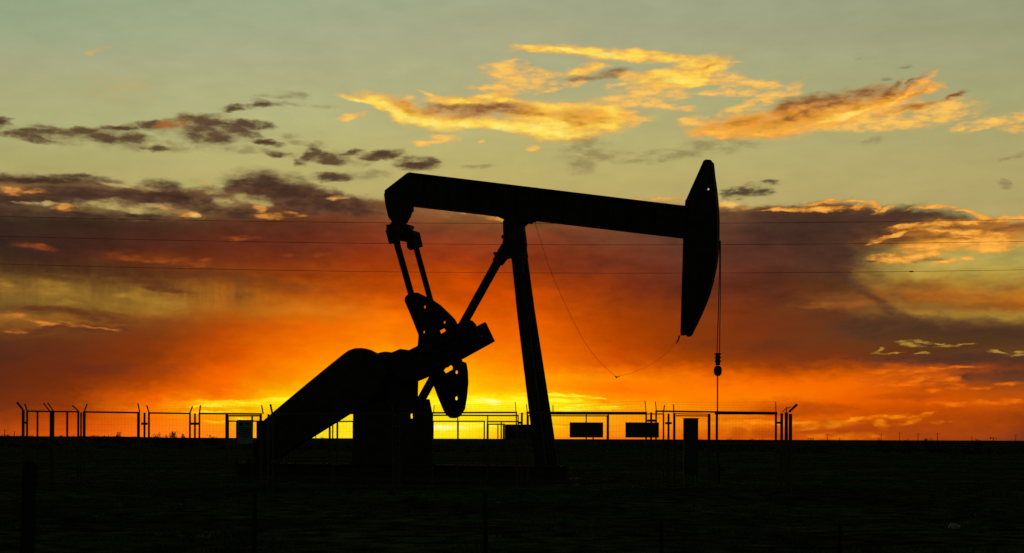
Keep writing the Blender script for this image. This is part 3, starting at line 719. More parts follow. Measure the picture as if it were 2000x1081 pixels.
ped.build('pedestal', M_STEEL, pump)
slab('brake_drum', circle(720, 742, 30, 30, 20), 0.75, 0.2, M_CAST)

# belt guard running down to the motor
guard = slab('belt_guard', [(502, 838), (507, 829), (545, 797), (590, 760), (640, 720), (675, 692.5), (686, 685), (699, 680.8), (712, 680.5), (724, 683.5), (735, 689), (742, 692.5), (752, 700), (760, 730), (740, 775), (691, 804), (660, 823), (608, 854.5), (575, 874), (548, 893), (520, 899), (504, 890), (502, 862)], -0.95, 0.36, M_STEEL, bevel=0.02)
mo = MB()
c0 = on_plane(520, 880, -0.3)
mo.tube([c0 - EY * 0.55, c0 - EY * 0.5, c0 + EY * 0.5, c0 + EY * 0.62], [0.30, 0.38, 0.38, 0.22], n=20)
for k in range(14):
    a = 2 * math.pi * k / 14
    v = (EX * math.cos(a) + Vector((0, 0, 1)) * math.sin(a)) * 0.40
    mo.beam(c0 + v - EY * 0.42, c0 + v + EY * 0.42, 0.02, 0.05, up=v)
mo.build('electric_motor', M_CAST, pump)
slab('motor_rails', [(497, 896), (545, 896), (552, 936), (470, 936), (474, 915)], -0.3, 1.1, M_STEEL)
slab('control_box', [(503, 824), (512, 822), (514, 860), (508, 868), (503, 866)], 0.3, 0.5, M_STEEL)

# base skid
sk = MB()
for c in (-0.75, 0.75):
    a, b = on_plane(462, 925, c), on_plane(1108, 925, c)
    for z, w, h in ((0.10, 0.28, 0.03), (0.56, 0.28, 0.03), (0.33, 0.04, 0.43)):
        sk.beam(Vector((a.x, a.y, z)), Vector((b.x, b.y, z)), w, h)
for k in range(9):
    f = k / 8
    a = on_plane(470 + f * 630, 925, -0.75); b = on_plane(470 + f * 630, 925, 0.75)
    o = EX * 0.0
    sk.beam(Vector((a.x, a.y, 0.33)), Vector((a.x, a.y, 0.33)) + EY * 1.5, 0.12, 0.34)
sk.build('base_skid', M_STEEL, pump)
pad = MB()
a, b = on_plane(452, 925, 0), on_plane(1120, 925, 0)
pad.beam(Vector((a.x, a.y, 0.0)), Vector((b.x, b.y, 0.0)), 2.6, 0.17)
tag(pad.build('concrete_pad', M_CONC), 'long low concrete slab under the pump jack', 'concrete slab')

# samson post: two legs spread across the skid, rear brace, gusset, ladder
post = MB()
legc = ((1003.5, 431), (1015, 505), (1027.5, 610), (1056, 815), (1071, 932))
def spread(y): return 0.20 + 0.52 * (y - 431) / 501.0
for sgn in (-1, 1):
    for (xa, ya), (xb, yb) in zip(legc, legc[1:]):
        pa = on_plane(xa, ya, 0); pb = on_plane(xb, yb, 0)
        w = 21 / PXM if ya > 500 else 24 / PXM
        d = (pb - pa).normalized() * 0.06
        post.beam(pa + EY * sgn * spread(ya) - (d if ya > 431 else d * 0), pb + EY * sgn * spread(yb), w, 0.16, up=EY)
for y in (560, 660, 760, 860):
    f = [(a, b) for a, b in zip(legc, legc[1:]) if a[1] <= y <= b[1]][0]
    x = f[0][0] + (f[1][0] - f[0][0]) * (y - f[0][1]) / (f[1][1] - f[0][1])
    pc = on_plane(x, y, 0)
    post.beam(pc - EY * spread(y), pc + EY * spread(y), 0.12, 0.12)
samson = post.build('samson_post', M_STEEL, pump)
slab('head_gusset', [(984, 432), (1024, 432), (1030, 478), (1026, 520), (1000, 506), (995, 504), (988, 506), (977, 519), (962, 509), (975, 487), (983, 476), (985, 465), (984, 450)], 0, 0.30, M_STEEL)
slab('saddle_bearing', [(967, 421), (1048, 431), (1048, 433), (1041, 434), (1038, 437), (1030, 436), (1026, 440), (1014, 447), (992, 446), (985, 430), (978, 428), (972, 425)], 0, 0.46, M_CAST)
for x, y in ((985.5, 464), (970, 497)):
    q = on_plane(x, y, 0)
    MB().tube([q - EY * 0.17, q + EY * 0.17], 0.075, n=10).build('pivot_bolt', M_CAST, pump)
for sgn in (-1, 1):
    rod((984, 490), (821, 784), sgn * 0.12, 16.5, 0.10, c1=sgn * 0.22).build('rear_brace', M_STEEL, pump)
lad = MB()
for k in range(26):
    y = 540 + k * 15
    f = [(a, b) for a, b in zip(legc, legc[1:]) if a[1] <= y <= b[1]][0]
    x = f[0][0] + (f[1][0] - f[0][0]) * (y - f[0][1]) / (f[1][1] - f[0][1])
    pc = on_plane(x + 10 , y, 0) + EX * 0.03
    lad.beam(pc - EY * 0.22, pc + EY * 0.22, 0.03, 0.03)
for s_ in (-1, 1):
    for (xa, ya), (xb, yb) in zip(legc[1:], legc[2:]):
        ya2 = max(ya, 535)
        xa2 = xa + (xb - xa) * (ya2 - ya) / (yb - ya)
        lad.beam(on_plane(xa2 + 10, ya2, 0) + EY * s_ * 0.22 + EX * 0.02, on_plane(xb + 10, yb, 0) + EY * s_ * 0.22 + EX * 0.02, 0.03, 0.05, up=EY)
lad.build('ladder', M_STEEL, samson)

# horse head: side web, curved front track, back plate
head_o = [(1377, 316), (1381, 314), (1390, 314.5), (1394, 319), (1397, 345), (1401, 370), (1404, 398), (1406, 430), (1405.5, 470), (1404, 495), (1400.5, 520), (1393, 552), (1383, 582), (1369, 613), (1354, 641), (1347, 654), (1342, 656.5), (1328.5, 654.5), (1330, 600), (1332, 540), (1334.5, 466), (1338, 404), (1339, 393)]
hw = MB()
hw.plate(pp(0, 0.05), narrowed(head_o, 0.30), [circle(1383.5, 370, 2.3, 2.3)])
hh = narrowed(head_o, 0.40)
front = hh[3:17]; back = hh[17:]
for seq, w in ((front, 0.40), (back, 0.34), ([hh[-1], hh[0], hh[1], hh[2], hh[3]], 0.22)):
    for a, b in zip(seq, seq[1:]):
        pa, pb = on_plane(a[0], a[1], 0), on_plane(b[0], b[1], 0)
        d = (pb - pa).normalized()
        hw.beam(pa - d * 0.02, pb + d * 0.02, 0.04, w, up=EY)
hw.build('horse_head', M_STEEL, pump)

# bridle, carrier bar and polished rod
br = MB()
for c in (-0.10, 0.10):
    pts = [on_plane(x, y, c) for x, y in head_o[5:14]]
    x0 = 1405.2 + c * 26
    br.tube([on_plane(1406.3 + c * 8, 470, c), on_plane(1406.3 + c * 10, 520, c), on_plane(1405 + c * 16, 600, c), on_plane(1402.7 + c * 24, 694, c)], 0.016, n=6)
br.build('bridle', M_WIRE, pump)
cb_ = MB()
q = on_plane(1402, 690, 0); q2 = on_plane(1402, 714, 0)
cb_.tube([q, q2], 0.085, n=10)
for y in (692, 699, 706):
    qq = on_plane(1402, y, 0); cb_.tube([qq - EX * 0.12, qq + EX * 0.12], 0.03, n=6)
q = on_plane(1402, 717, 0)
cb_.tube([q + Vector((0, 0, .04)), q, q - Vector((0, 0, 0.1)), q - Vector((0, 0, 0.24)), q - Vector((0, 0, 0.33))], [0.06, 0.12, 0.15, 0.14, 0.07], n=12)
cb_.build('carrier_bar', M_CAST, pump)
r0, r1 = on_plane(1401.5, 730, 0), on_plane(1400.5, 862, 0)
MB().tube([r0, Vector((r0.x, r0.y, 1.55))], 0.024, n=8).build('polished_rod', M_STEEL, pump)
wl = empty('wellhead', (r0.x, r0.y, 0), 0)
tag(wl, 'slim wellhead pipe under the hanging polished rod of the pump jack', 'wellhead')
MB().tube([(r0.x, r0.y, 0), (r0.x, r0.y, 0.7), (r0.x, r0.y, 0.72), (r0.x, r0.y, 1.2)], [0.11, 0.11, 0.05, 0.05], n=12).build('casing_head', M_CAST, wl)
MB().tube([(r0.x, r0.y, 1.2), (r0.x, r0.y, 1.22), (r0.x, r0.y, 1.55), (r0.x, r0.y, 1.6)], [0.05, 0.045, 0.045, 0.03], n=12).build('stuffing_box', M_CAST, wl)
MB().tube([(r0.x - 0.28, r0.y, 0.5), (r0.x + 0.28, r0.y, 0.5)], 0.05, n=10).build('side_valve', M_CAST, wl)

# slack cable looping from the saddle to the foot of the head
def spline(pts, n=8):
    out = []
    for i in range(len(pts) - 1):
        p0 = pts[max(i - 1, 0)]; p1 = pts[i]; p2 = pts[i + 1]; p3 = pts[min(i + 2, len(pts) - 1)]
        for k in range(n):
            t = k / n
            out.append(tuple(0.5 * ((2 * b) + (-a + c) * t + (2 * a - 5 * b + 4 * c - d) * t * t + (-a + 3 * b - 3 * c + d) * t ** 3) for a, b, c, d in zip(p0, p1, p2, p3)))
    out.append(pts[-1])
    return out
cab = empty('slack_cable', on_plane(1205, 737, 0), 0)
tag(cab, 'thin slack cable looping from the post top to the foot of the horse head', 'cable')
s_px = spline([(1044, 433), (1056, 470), (1074, 525), (1103, 593), (1138, 662), (1170, 706), (1203, 736)]) 
MB().tube([on_plane(x, y, 0.0) for x, y in s_px], 0.0062, n=5).build('steel_rope', M_WIRE, cab)
s_px = spline([(1203, 736), (1230, 730), (1262, 717), (1292, 698), (1315, 676), (1327, 655)])
MB().tube([on_plane(x, y, 0.0) for x, y in s_px], 0.0040, n=5).build('thin_line', M_WIRE, cab)
kn = MB()
q = on_plane(1204, 737, 0)
kn.tube([q + Vector((-0.07, 0, 0.05)), q, q + Vector((0.02, 0, -0.04))], [0.012, 0.03, 0.012], n=8)
kn.tube([q + Vector((0.0, 0, 0.01)), q + Vector((0.12, 0, 0.01))], 0.014, n=6)
kn.build('cable_clamp', M_CAST, cab)
ck = MB()
a, b = on_plane(1327, 656, 0), on_plane(1321, 672, 0)
ck.tube([a, (a + b) / 2 + EX * 0.02, b], [0.04, 0.03, 0.012], n=7)
ck.build('shackle', M_CAST, cab)

# ---------------------------------------------------------------- the enclosure: modular mesh panels on posts
FG = 'mesh fence panels round the pump jack'
SG = 'fence posts between the mesh panels'
def foot(px, Y):
    p = P(px, 900, Y); return Vector((p.x, p.y, ground_z(p.x, p.y)))
def top(px, py, Y):
    return P(px, py, Y)

def mesh_wires(mb, A, B, z0a, z0b, z1a, z1b, dx=0.10, dz=0.20, r=0.0009):
    n = max(2, int((B - A).length / dx))
    for i in range(1, n):
        f = i / n; q = A.lerp(B, f)
        zl, zh = z0a + (z0b - z0a) * f, z1a + (z1b - z1a) * f
        mb.beam((q.x, q.y, zl), (q.x, q.y, zh), r * 1.7, r * 1.7)
    m = int((z1a - z0a) / dz)
    for j in range(1, m + 1):
        g = j / (m + 1)
        za, zb = z0a + (z1a - z0a) * g, z0b + (z1b - z0b) * g
        mb.beam((A.x, A.y, za), (B.x, B.y, zb), r * 1.9, r * 1.9)

def panel(name, label, x0, x1, y0, y1, Y0, Y1=None, rail=0.05, stile=0.055, stile1=None, mids=(), mesh=True, arms=(), wires=True, arm_w=0.035, group=FG, extra=(), cat='fence', zbot=None, clamps=True):
    """x, y: photo pixels of the two top corners; Y: their distances; arms: (foot px, foot py, tip px, tip py)"""
    Y1 = Y1 or Y0
    A, B = top(x0, y0, Y0), top(x1, y1, Y1)
    ga, gb = foot(x0, Y0).z, foot(x1, Y1).z
    e = empty(name, (A.x, A.y, ga))
    tag(e, label, cat, group)
    zb = 0.12 if zbot is None else zbot
    MB().beam(A, B, rail, rail).build('rail', M_GALV, e)
    MB().beam((A.x, A.y, ga + zb), (B.x, B.y, gb + zb), rail * 0.9, rail * 0.9).build('rail', M_GALV, e)
    for q, g, w in ((A, ga, stile), (B, gb, stile1 or stile)):
        MB().beam((q.x, q.y, g + 0.02), (q.x, q.y, q.z + 0.002 + rail / 2), w, 0.05).build('stile', M_GALV, e)
    for mx_, mw in mids:
        f = (mx_ - x0) / (x1 - x0); q = A.lerp(B, f)
        MB().beam((q.x, q.y, ga + zb), (q.x, q.y, q.z - rail / 2), mw, 0.045).build('stile', M_GALV, e)
    if mesh:
        mw_ = MB()
        mesh_wires(mw_, A, B, ga + zb, gb + zb, A.z, B.z)
        mw_.build('wire_mesh', M_WIRE, e)
    tips = []
    for fx, fy, tx, ty in arms:
        f = min(1, max(0, (fx - x0) / (x1 - x0)))
        Y = Y0 + (Y1 - Y0) * f
        a, b = top(fx, fy, Y), top(tx, ty, Y)
        MB().beam(a, b, arm_w, 0.03, up=(0, 1, 0)).build('outrigger', M_GALV, e)
        tips.append((a, b))
    if wires and len(tips) >= 2:
        bw = MB()
        for k in range(4):
            g = 0.25 + k * 0.24
            a = tips[0][0].lerp(tips[0][1], g); b = tips[-1][0].lerp(tips[-1][1], g)
            n = 24
            pts = [a.lerp(b, i / n) - Vector((0, 0, 0.02 * math.sin(math.pi * i / n))) for i in range(n + 1)]
            bw.tube(pts, 0.0013, n=4)
            for i in range(1, int((b - a).length / 0.14)):
                q = a.lerp(b, i * 0.14 / (b - a).length) - Vector((0, 0, 0.01))
                bw.beam(q + Vector((-0.012, 0, -0.014)), q + Vector((0.012, 0, 0.014)), 0.0018, 0.0018)
        bw.build('barbed_wire', M_WIRE, e)
    return e

def post(label, x, ytop, Y, w=0.065, arm=None, arm_w=0.04, lugs=()):
    b = foot(x, Y); t = top(x, ytop, Y)
    e = empty('fence_post', (b.x, b.y, b.z))
    tag(e, label, 'fence post', SG)
    MB().tube([(b.x, b.y, b.z - 0.3), (b.x, b.y, t.z), (b.x, b.y, t.z + 0.004)], [w / 2, w / 2, w / 2 * 0.8], n=10).build('tube', M_GALV, e)
    if arm:
        for fx, fy, tx, ty in arm:
            MB().beam(top(fx, fy, Y), top(tx, ty, Y), arm_w, 0.035, up=(0, 1, 0)).build('outrigger', M_GALV, e)
    for ly, lx in lugs:
        q = top(lx, ly, Y)
        MB().beam((b.x, b.y, q.z), q, 0.05, 0.07).build('clamp', M_CAST, e)
    return e

YF = 46.0
# left end, where the fence turns away from the road
panel('mesh_fence', 'narrow panel at the far left end of the fence with one middle bar', 53, 99, 803.5, 804, 46.5, 47.5, mids=((73, 0.05),), arms=((53, 803, 48.5, 789), (97, 803, 85, 788)), stile=0.05)
panel('mesh_fence', 'narrow barred panel second from the far left end of the fence', 104, 153, 804, 804.5, 47.5, 49, mids=((131, 0.055),), arms=((104, 803, 93, 787), (153, 803, 141, 792)), stile=0.06)
post('thick corner post at the far left end of the fence, its arm leaning left', 45, 801.5, 46.4, 0.095, arm=[(45, 801, 33, 786)], arm_w=0.06, lugs=((826, 52),))
post('thick post between the two narrow left end panels', 100.5, 803, 47.6, 0.12)
post('post at the right edge of the second narrow left panel', 158, 806, 49.2, 0.06)
# front row
panel('mesh_fence', 'wide clear mesh panel right of the two narrow left end panels', 164.5, 270.5, 805, 806.5, YF, mids=(), arms=((165, 804, 170, 789), (273, 805, 269, 788)), stile=0.08)
post('post between the clear mesh panel and the shrub panel', 282, 806.5, YF, 0.065, lugs=((828, 276), (828, 288)))
panel('mesh_fence', 'mesh panel over low shrubs on the skyline, second wide one from the left', 291, 371, 807, 808, YF, arms=((291, 806, 286.5, 792), (371, 807, 376, 794)), stile=0.05)
post('post left of the pale notice board fence panel', 380.5, 808, YF, 0.06, lugs=((828, 373), (828, 388)))
panel('mesh_fence', 'mesh panel with a thick middle bar left of the pale notice board', 389.5, 510, 808, 809, YF, mids=((443, 0.085),), arms=((389.5, 807, 391.5, 792), (514, 809, 511, 792)), stile=0.045)
post('post in front of the lower end of the belt guard', 524, 809.5, YF, 0.065)
panel('mesh_fence', 'wide mesh panel in front of the dark belt guard and pedestal', 533, 768, 809, 807.5, YF, mids=((650, 0.035),), arms=((532, 809, 528, 790), (768, 807, 764, 790)), stile=0.05, mesh=True, arm_w=0.055)
post('post in front of the pedestal of the pump jack', 774, 807, YF, 0.065)
panel('mesh_fence', 'mesh panel under the counterweight, the yellow glow behind it', 780, 1008.5, 807, 806, YF, mids=((845, 0.03), (894, 0.035)), arms=((847, 806, 848, 792), (1008, 806, 1006.5, 786)), stile=0.05, stile1=0.04, arm_w=0.022)
post('stout post just left of the front leg of the pump jack', 1019, 806.5, YF, 0.062, lugs=((826, 1011),))
panel('mesh_fence', 'wide panel behind the front leg, two dark boards on it', 1030, 1262, 806.5, 807, YF, mids=((1145, 0.036), (1188, 0.05)), arms=((1030, 806, 1028, 790), (1080, 807, 1080, 792), (1262, 806, 1260, 783)), stile=0.05, mesh=True, rail=0.07, arm_w=0.024)
post('post behind the right end of the second dark board', 1271.5, 806, YF, 0.065, lugs=((822, 1264), (822, 1280)))
panel('mesh_fence', 'widest right panel crossing behind the hanging polished rod', 1281.5, 1515.5, 803.5, 806.5, YF, mids=((1400, 0.062),), arms=((1282, 803, 1280, 785), (1515.5, 806, 1515, 785)), stile=0.05, arm_w=0.024, stile1=0.06)
# thicker handrail of the right hand panel
e = empty('pipe_rail', top(1400, 807.5, YF + 0.12)); tag(e, 'thick horizontal pipe along the fence top right of the polished rod', 'pipe')
MB().tube([top(1396, 807.5, YF + 0.12), top(1518, 807.8, YF + 0.12)], 0.040, n=10).build('pipe', M_GALV, e)
e = empty('pipe_rail', top(1080, 808.5, YF + 0.12)); tag(e, 'thick horizontal pipe along the fence top above the left dark board', 'pipe')
MB().tube([top(1074, 808.5, YF + 0.12), top(1262, 808.5, YF + 0.12)], 0.030, n=10).build('pipe', M_GALV, e)
post('thick left post of the corner cluster at the right end of the fence', 1526.5, 808, YF, 0.09, arm=[(1527, 806, 1534, 799), (1534, 799, 1545, 795)], arm_w=0.022, lugs=((826, 1518),))
post('middle post of the corner cluster at the right end of the fence', 1535.5, 806, YF, 0.105, arm=[(1535.5, 806, 1536.5, 795)], arm_w=0.025)
post('thickest post of the right end corner with the bold arm leaning right', 1543.5, 809, YF, 0.11, arm=[(1541, 805, 1557, 790)], arm_w=0.07)
# second row a little behind: its low rail shows under the front one
FR2 = 'mesh fence panels of the second row'
panel('mesh_fence', 'low railed panel behind the pale notice board', 445.5, 508, 812.5, 812.5, 52, mids=((492.5, 0.055),), arms=(), stile=0.04, mesh=False, group=FR2, wires=False)
panel('mesh_fence', 'second row panel between the counterweight and the front leg', 845, 1012, 811.5, 812.2, 52, mids=((894, 0.03), (952.5, 0.04)), stile=0.035, stile1=0.04, mesh=False, group=FR2, wires=False)
panel('mesh_fence', 'second row panel hidden mostly by the front leg', 1032, 1186, 812.4, 812.8, 52, mids=(), stile=0.035, mesh=False, group=FR2, wires=False, rail=0.035)
panel('mesh_fence', 'short thin railed panel between the two post pairs right of the second board', 1263, 1296, 809, 809, 50, arms=((1295, 809, 1298, 792),), stile=0.02, stile1=0.05, mesh=False, group=FR2, rail=0.035)
post('post right of the second dark board, between two thin arms', 1305.5, 808.5, 50, 0.07, lugs=((827, 1299), (827, 1312)))
panel('mesh_fence', 'panel framing the tall dark cabinet', 1317, 1385, 808.5, 809.5, 50, arms=((1316, 808, 1315.5, 790),), stile=0.075, stile1=0.09, mesh=False, group=FR2, rail=0.03)
e = empty('pipe_rail', top(1320, 812.5, 50.2)); tag(e, 'thin rail just above the tall dark cabinet', 'pipe')
MB().tube([top(1320, 812.5, 50.2), top(1385, 813, 50.2)], 0.018, n=8).build('pipe', M_GALV, e)
# rear row
FR3 = 'mesh fence panels of the far row'
for (x0, x1, y0, y1, mids, lab, ms) in ((446, 560, 823, 823, ((463, 0.09), (470, 0.05)), 'far panel seen beside the pale notice board', False),
      (564, 690, 824, 823.5, ((617, 0.03), (644, 0.09), (659, 0.08)), 'far panel seen in the bright gap under the belt guard', False),
      (694, 842, 823.5, 823.5, (), 'far panel hidden mostly behind the pedestal', False),
      (846, 946, 823.3, 823.3, ((895, 0.05),), 'far panel under the lower counterweight against the brightest sky', False),
      (952, 1012, 823.8, 823.8, ((979, 0.06),), 'far panel left of the front leg beside the rear board', False)):
    panel('mesh_fence', lab, x0, x1, y0, y1, 69, mids=mids, stile=0.055, stile1=0.06, mesh=ms, group=FR3, rail=0.06, wires=False)
panel('mesh_fence', 'small low frame left of the rear dark board', 952.5, 984, 829, 829, 66, mids=((972.5, 0.05),), stile=0.09, mesh=False, group=FR3, rail=0.05, wires=False)

# boards, notice, cabinet
def board(label, x0, x1, y0, y1, Y, mat=M_BOARD, brace=True):
    a, b = top(x0, y1, Y), top(x1, y0, Y)
    e = empty('sign_board', (a.x, Y, a.z)); tag(e, label, 'sign board', 'dark sign boards on the fence')
    cx, cz = (a.x + b.x) / 2, (a.z + b.z) / 2; w, h = b.x - a.x, b.z - a.z
    MB().box((cx, Y, cz), (w, 0.006, h)).build('panel', mat, e)
    fr = MB()
    for z in (a.z + 0.02, b.z - 0.02): fr.beam((a.x, Y + 0.02, z), (b.x, Y + 0.02, z), 0.03, 0.03)
    for x in (a.x + 0.02, b.x - 0.02): fr.beam((x, Y + 0.02, a.z + 0.04), (x, Y + 0.02, b.z - 0.04), 0.03, 0.03)
    fr.build('frame', M_GALV, e)
    return e
board('wide dark board on the fence, first to the right of the front leg', 1112.5, 1178, 825.5, 855, YF - 0.06)
board('wide dark board on the fence, second to the right of the front leg', 1221.5, 1287, 825.5, 855, YF - 0.06)
board('dark board partly behind the front leg of the pump jack', 986, 1050, 829.5, 858, 62)
# short struts under the left board
e = empty('board_strut', top(1158.5, 856, YF - 0.02)); tag(e, 'short strut under the dark board right of the front leg', 'strut')
q0, q1 = top(1158.5, 853, YF - 0.0), top(1158.5, 890, YF - 0.0)
MB().beam(q0, q1, 0.04, 0.03).build('bar', M_GALV, e)

a, b = top(463, 867, YF - 0.08), top(494.5, 822.5, YF - 0.08)
nb = empty('notice_board', (a.x, a.y, a.z)); tag(nb, 'pale upright notice board with faint dark lines of print on the fence', 'notice board')
tilt = 0.02
sheet = MB().plate(lambda x, y, s: Vector((x, YF - 0.08 + s * 0.005, y)), [(a.x, a.z), (b.x - 0.01, a.z + 0.005), (b.x, b.z), (a.x + 0.03, b.z)]).build('sheet', material('notice_sheet', (0.26, 0.32, 0.32), 0.7, var=0.12, scale=5, spec=0.1), nb)
pr = MB()
w, h = b.x - a.x, b.z - a.z
random.seed(3)
pr.box((a.x + 0.12, YF - 0.092, b.z - 0.10), (0.10, 0.004, 0.08))
pr.box((a.x + 0.30, YF - 0.092, b.z - 0.09), (0.14, 0.004, 0.035))
for k in range(6):
    z = b.z - 0.21 - k * 0.055
    l = w * (0.72 - 0.25 * random.random())
    pr.box((a.x + w * 0.48 + random.uniform(-.01, .01), YF - 0.092, z), (l, 0.004, 0.020))
pr.build('print', material('faded_print', (0.05, 0.05, 0.06), 0.7, spec=0.1), sheet)
MB().beam((a.x, YF - 0.05, b.z + 0.015), (b.x, YF - 0.05, b.z + 0.015), 0.04, 0.03).build('top_batten', M_GALV, nb)

a, b = top(1336, 858, 49.0), top(1365, 818.5, 49.0)
cabn = empty('control_cabinet', (a.x, 49.0, 0)); tag(cabn, 'tall dark metal control cabinet inside the fence left of the polished rod', 'cabinet')
cx = (a.x + b.x) / 2; w = b.x - a.x
MB().box((cx, 49.2, 0.45 + (b.z - 0.45) / 2), (w - 0.03, 0.36, b.z - 0.45)).build('housing', M_BOARD, cabn, bevel=0.01)
door = MB().box((cx, 49.005, 0.5 + (b.z - 0.5) / 2), (w - 0.07, 0.02, b.z - 0.58)).build('door', M_BOARD, cabn)
MB().box((cx + 0.14, 48.98, 1.3), (0.03, 0.03, 0.14)).build('handle', M_GALV, door)
MB().box((cx, 49.2, b.z + 0.014), (w, 0.42, 0.022)).build('roof', M_BOARD, cabn)
for s_ in (-1, 1):
    MB().box((cx + s_ * (w / 2 - 0.05), 49.2, 0.22), (0.05, 0.3, 0.46)).build('leg', M_GALV, cabn)

# junction box between the notice and the belt guard
a, b = top(497, 862, 50), top(507, 824, 50)

# ---------------------------------------------------------------- power lines crossing the sky
WL = 'power line wires crossing the sky'
for lab, pts in (('highest of the three overhead wires, passing just under the walking beam', [(0, 423), (420, 431.5), (740, 436), (1000, 437), (1430, 435.5), (2000, 429.5)]),
                 ('middle overhead wire, passing behind the pitman bearing blocks', [(0, 462), (400, 470.5), (740, 476), (1050, 478.5), (1450, 478), (2000, 472)]),
                 ('lowest of the three overhead wires, crossing behind the two pitman arms', [(0, 516.5), (400, 525), (740, 530), (1040, 534.5), (1450, 534), (2000, 527)])):
    # fit a parabola through the traced points and carry the wire on to where its poles stand
    import numpy as np
    xs = np.array([p[0] for p in pts], float); ys = np.array([p[1] for p in pts], float)
    co = np.polyfit((xs - 1000) / 1000, ys, 2)
    q = [P(1000 + u * 1000, float(np.polyval(co, u)), 95.0) for u in np.linspace(-1.9, 1.9, 77)]
    o = MB().tube(q, 0.0115, n=5).build('power_line', M_CABLE)
    tag(o, lab, 'power line', WL)
q = P(1780, 530.5, 94.95)
o = MB().tube([q - Vector((0.13, 0, 0)), q - Vector((0.1, 0, 0)), q + Vector((0.1, 0, 0)), q + Vector((0.13, 0, 0))], [0.02, 0.04, 0.04, 0.02], n=8).build('wire_damper', M_CABLE)
tag(o, 'small dark damper clipped on the lowest overhead wire at the right', 'damper')

# ---------------------------------------------------------------- things on the skyline
def tiny_pump(x, y, hpx, Y, label, flip=1):
    s = hpx / F * Y / 3.0        # metres per unit, 3 units tall
    b = P(x, 860, Y); z0 = ground_z(b.x, b.y)
    e = empty('pump_jack', (b.x, Y, z0)); tag(e, label, 'pump jack', 'far pump jacks on the skyline')
    def v(u, w): return Vector((b.x + flip * u * s, Y, z0 + w * s))
    k = 0.16 * s
    MB().beam(v(-1.6, 2.55), v(1.3, 2.75), k * 1.5, k * 1.5, up=(0, 1, 0)).build('walking_beam', M_STEEL, e)
    MB().plate(lambda xx, zz, sd: v(xx, zz) + Vector((0, sd * 0.15 * s, 0)), [(1.2, 3.1), (1.45, 3.2), (1.62, 2.6), (1.5, 2.1), (1.25, 2.0)]).build('horse_head', M_STEEL, e)
    for sg in (-1, 1):
        MB().beam(v(0 + sg * 0.45, -0.2), v(0, 2.6), k, k, up=(0, 1, 0)).build('leg', M_STEEL, e)
    MB().plate(lambda xx, zz, sd: v(xx, zz) + Vector((0, sd * 0.3 * s, 0)), [(-1.9, -0.2), (-0.9, -0.2), (-0.9, 0.9), (-1.2, 1.2), (-1.7, 1.0)]).build('gear_reducer', M_STEEL, e)
    MB().beam(v(-1.5, 2.5), v(-1.45, 0.9), k * 0.6, k * 0.6, up=(0, 1, 0)).build('pitman_arm', M_STEEL, e)
tiny_pump(1583, 852, 10.5, 620, 'tiny far pump jack on the skyline just right of the fence corner')
tiny_pump(1424, 854, 8, 720, 'tiny faint pump jack seen through the rightmost mesh panel')
tiny_pump(1940, 850, 12, 700, 'tiny far pump jack near the right edge of the skyline', -1)
PG = 'far poles on the skyline'
for i, (x, h, cross, lab) in enumerate(((9, 14, 1, 'leftmost far pole on the skyline'), (28, 11, 0, 'far pole second from the left edge'), (234, 10, 1, 'far pole seen through the clear left mesh panel'), (1616, 12, 1, 'far pole right of the nearest far pump jack'), (1640, 5, 0, 'short far post beyond the fence corner'),
        (1721, 12, 1, 'far pole under the bright gap in the low cloud'), (1757, 15, 1, 'tall thin far pole, middle of the right skyline'), (1793, 13, 1, 'far pole with a thick top on the right skyline'), (1831, 14, 1, 'far pole left of the farthest right pump jack'), (1898, 7, 0, 'short far pole before the last far pump jack'), (1984, 11, 1, 'far pole at the right edge of the skyline'))):
    Y = 520 + (i * 37) % 140
    b = P(x, 860, Y); z0 = ground_z(b.x, b.y); H = h / F * Y + CAMH - z0
    e = empty('utility_pole', (b.x, Y, z0)); tag(e, lab, 'pole', PG)
    MB().tube([(b.x, Y, z0 - 0.3), (b.x, Y, z0 + H)], [0.13, 0.09], n=7).build('pole', M_WOOD, e)
    if cross:
        MB().beam((b.x - 0.9, Y, z0 + H * 0.93), (b.x + 0.9, Y, z0 + H * 0.93), 0.10, 0.10).build('crossarm', M_WOOD, e)

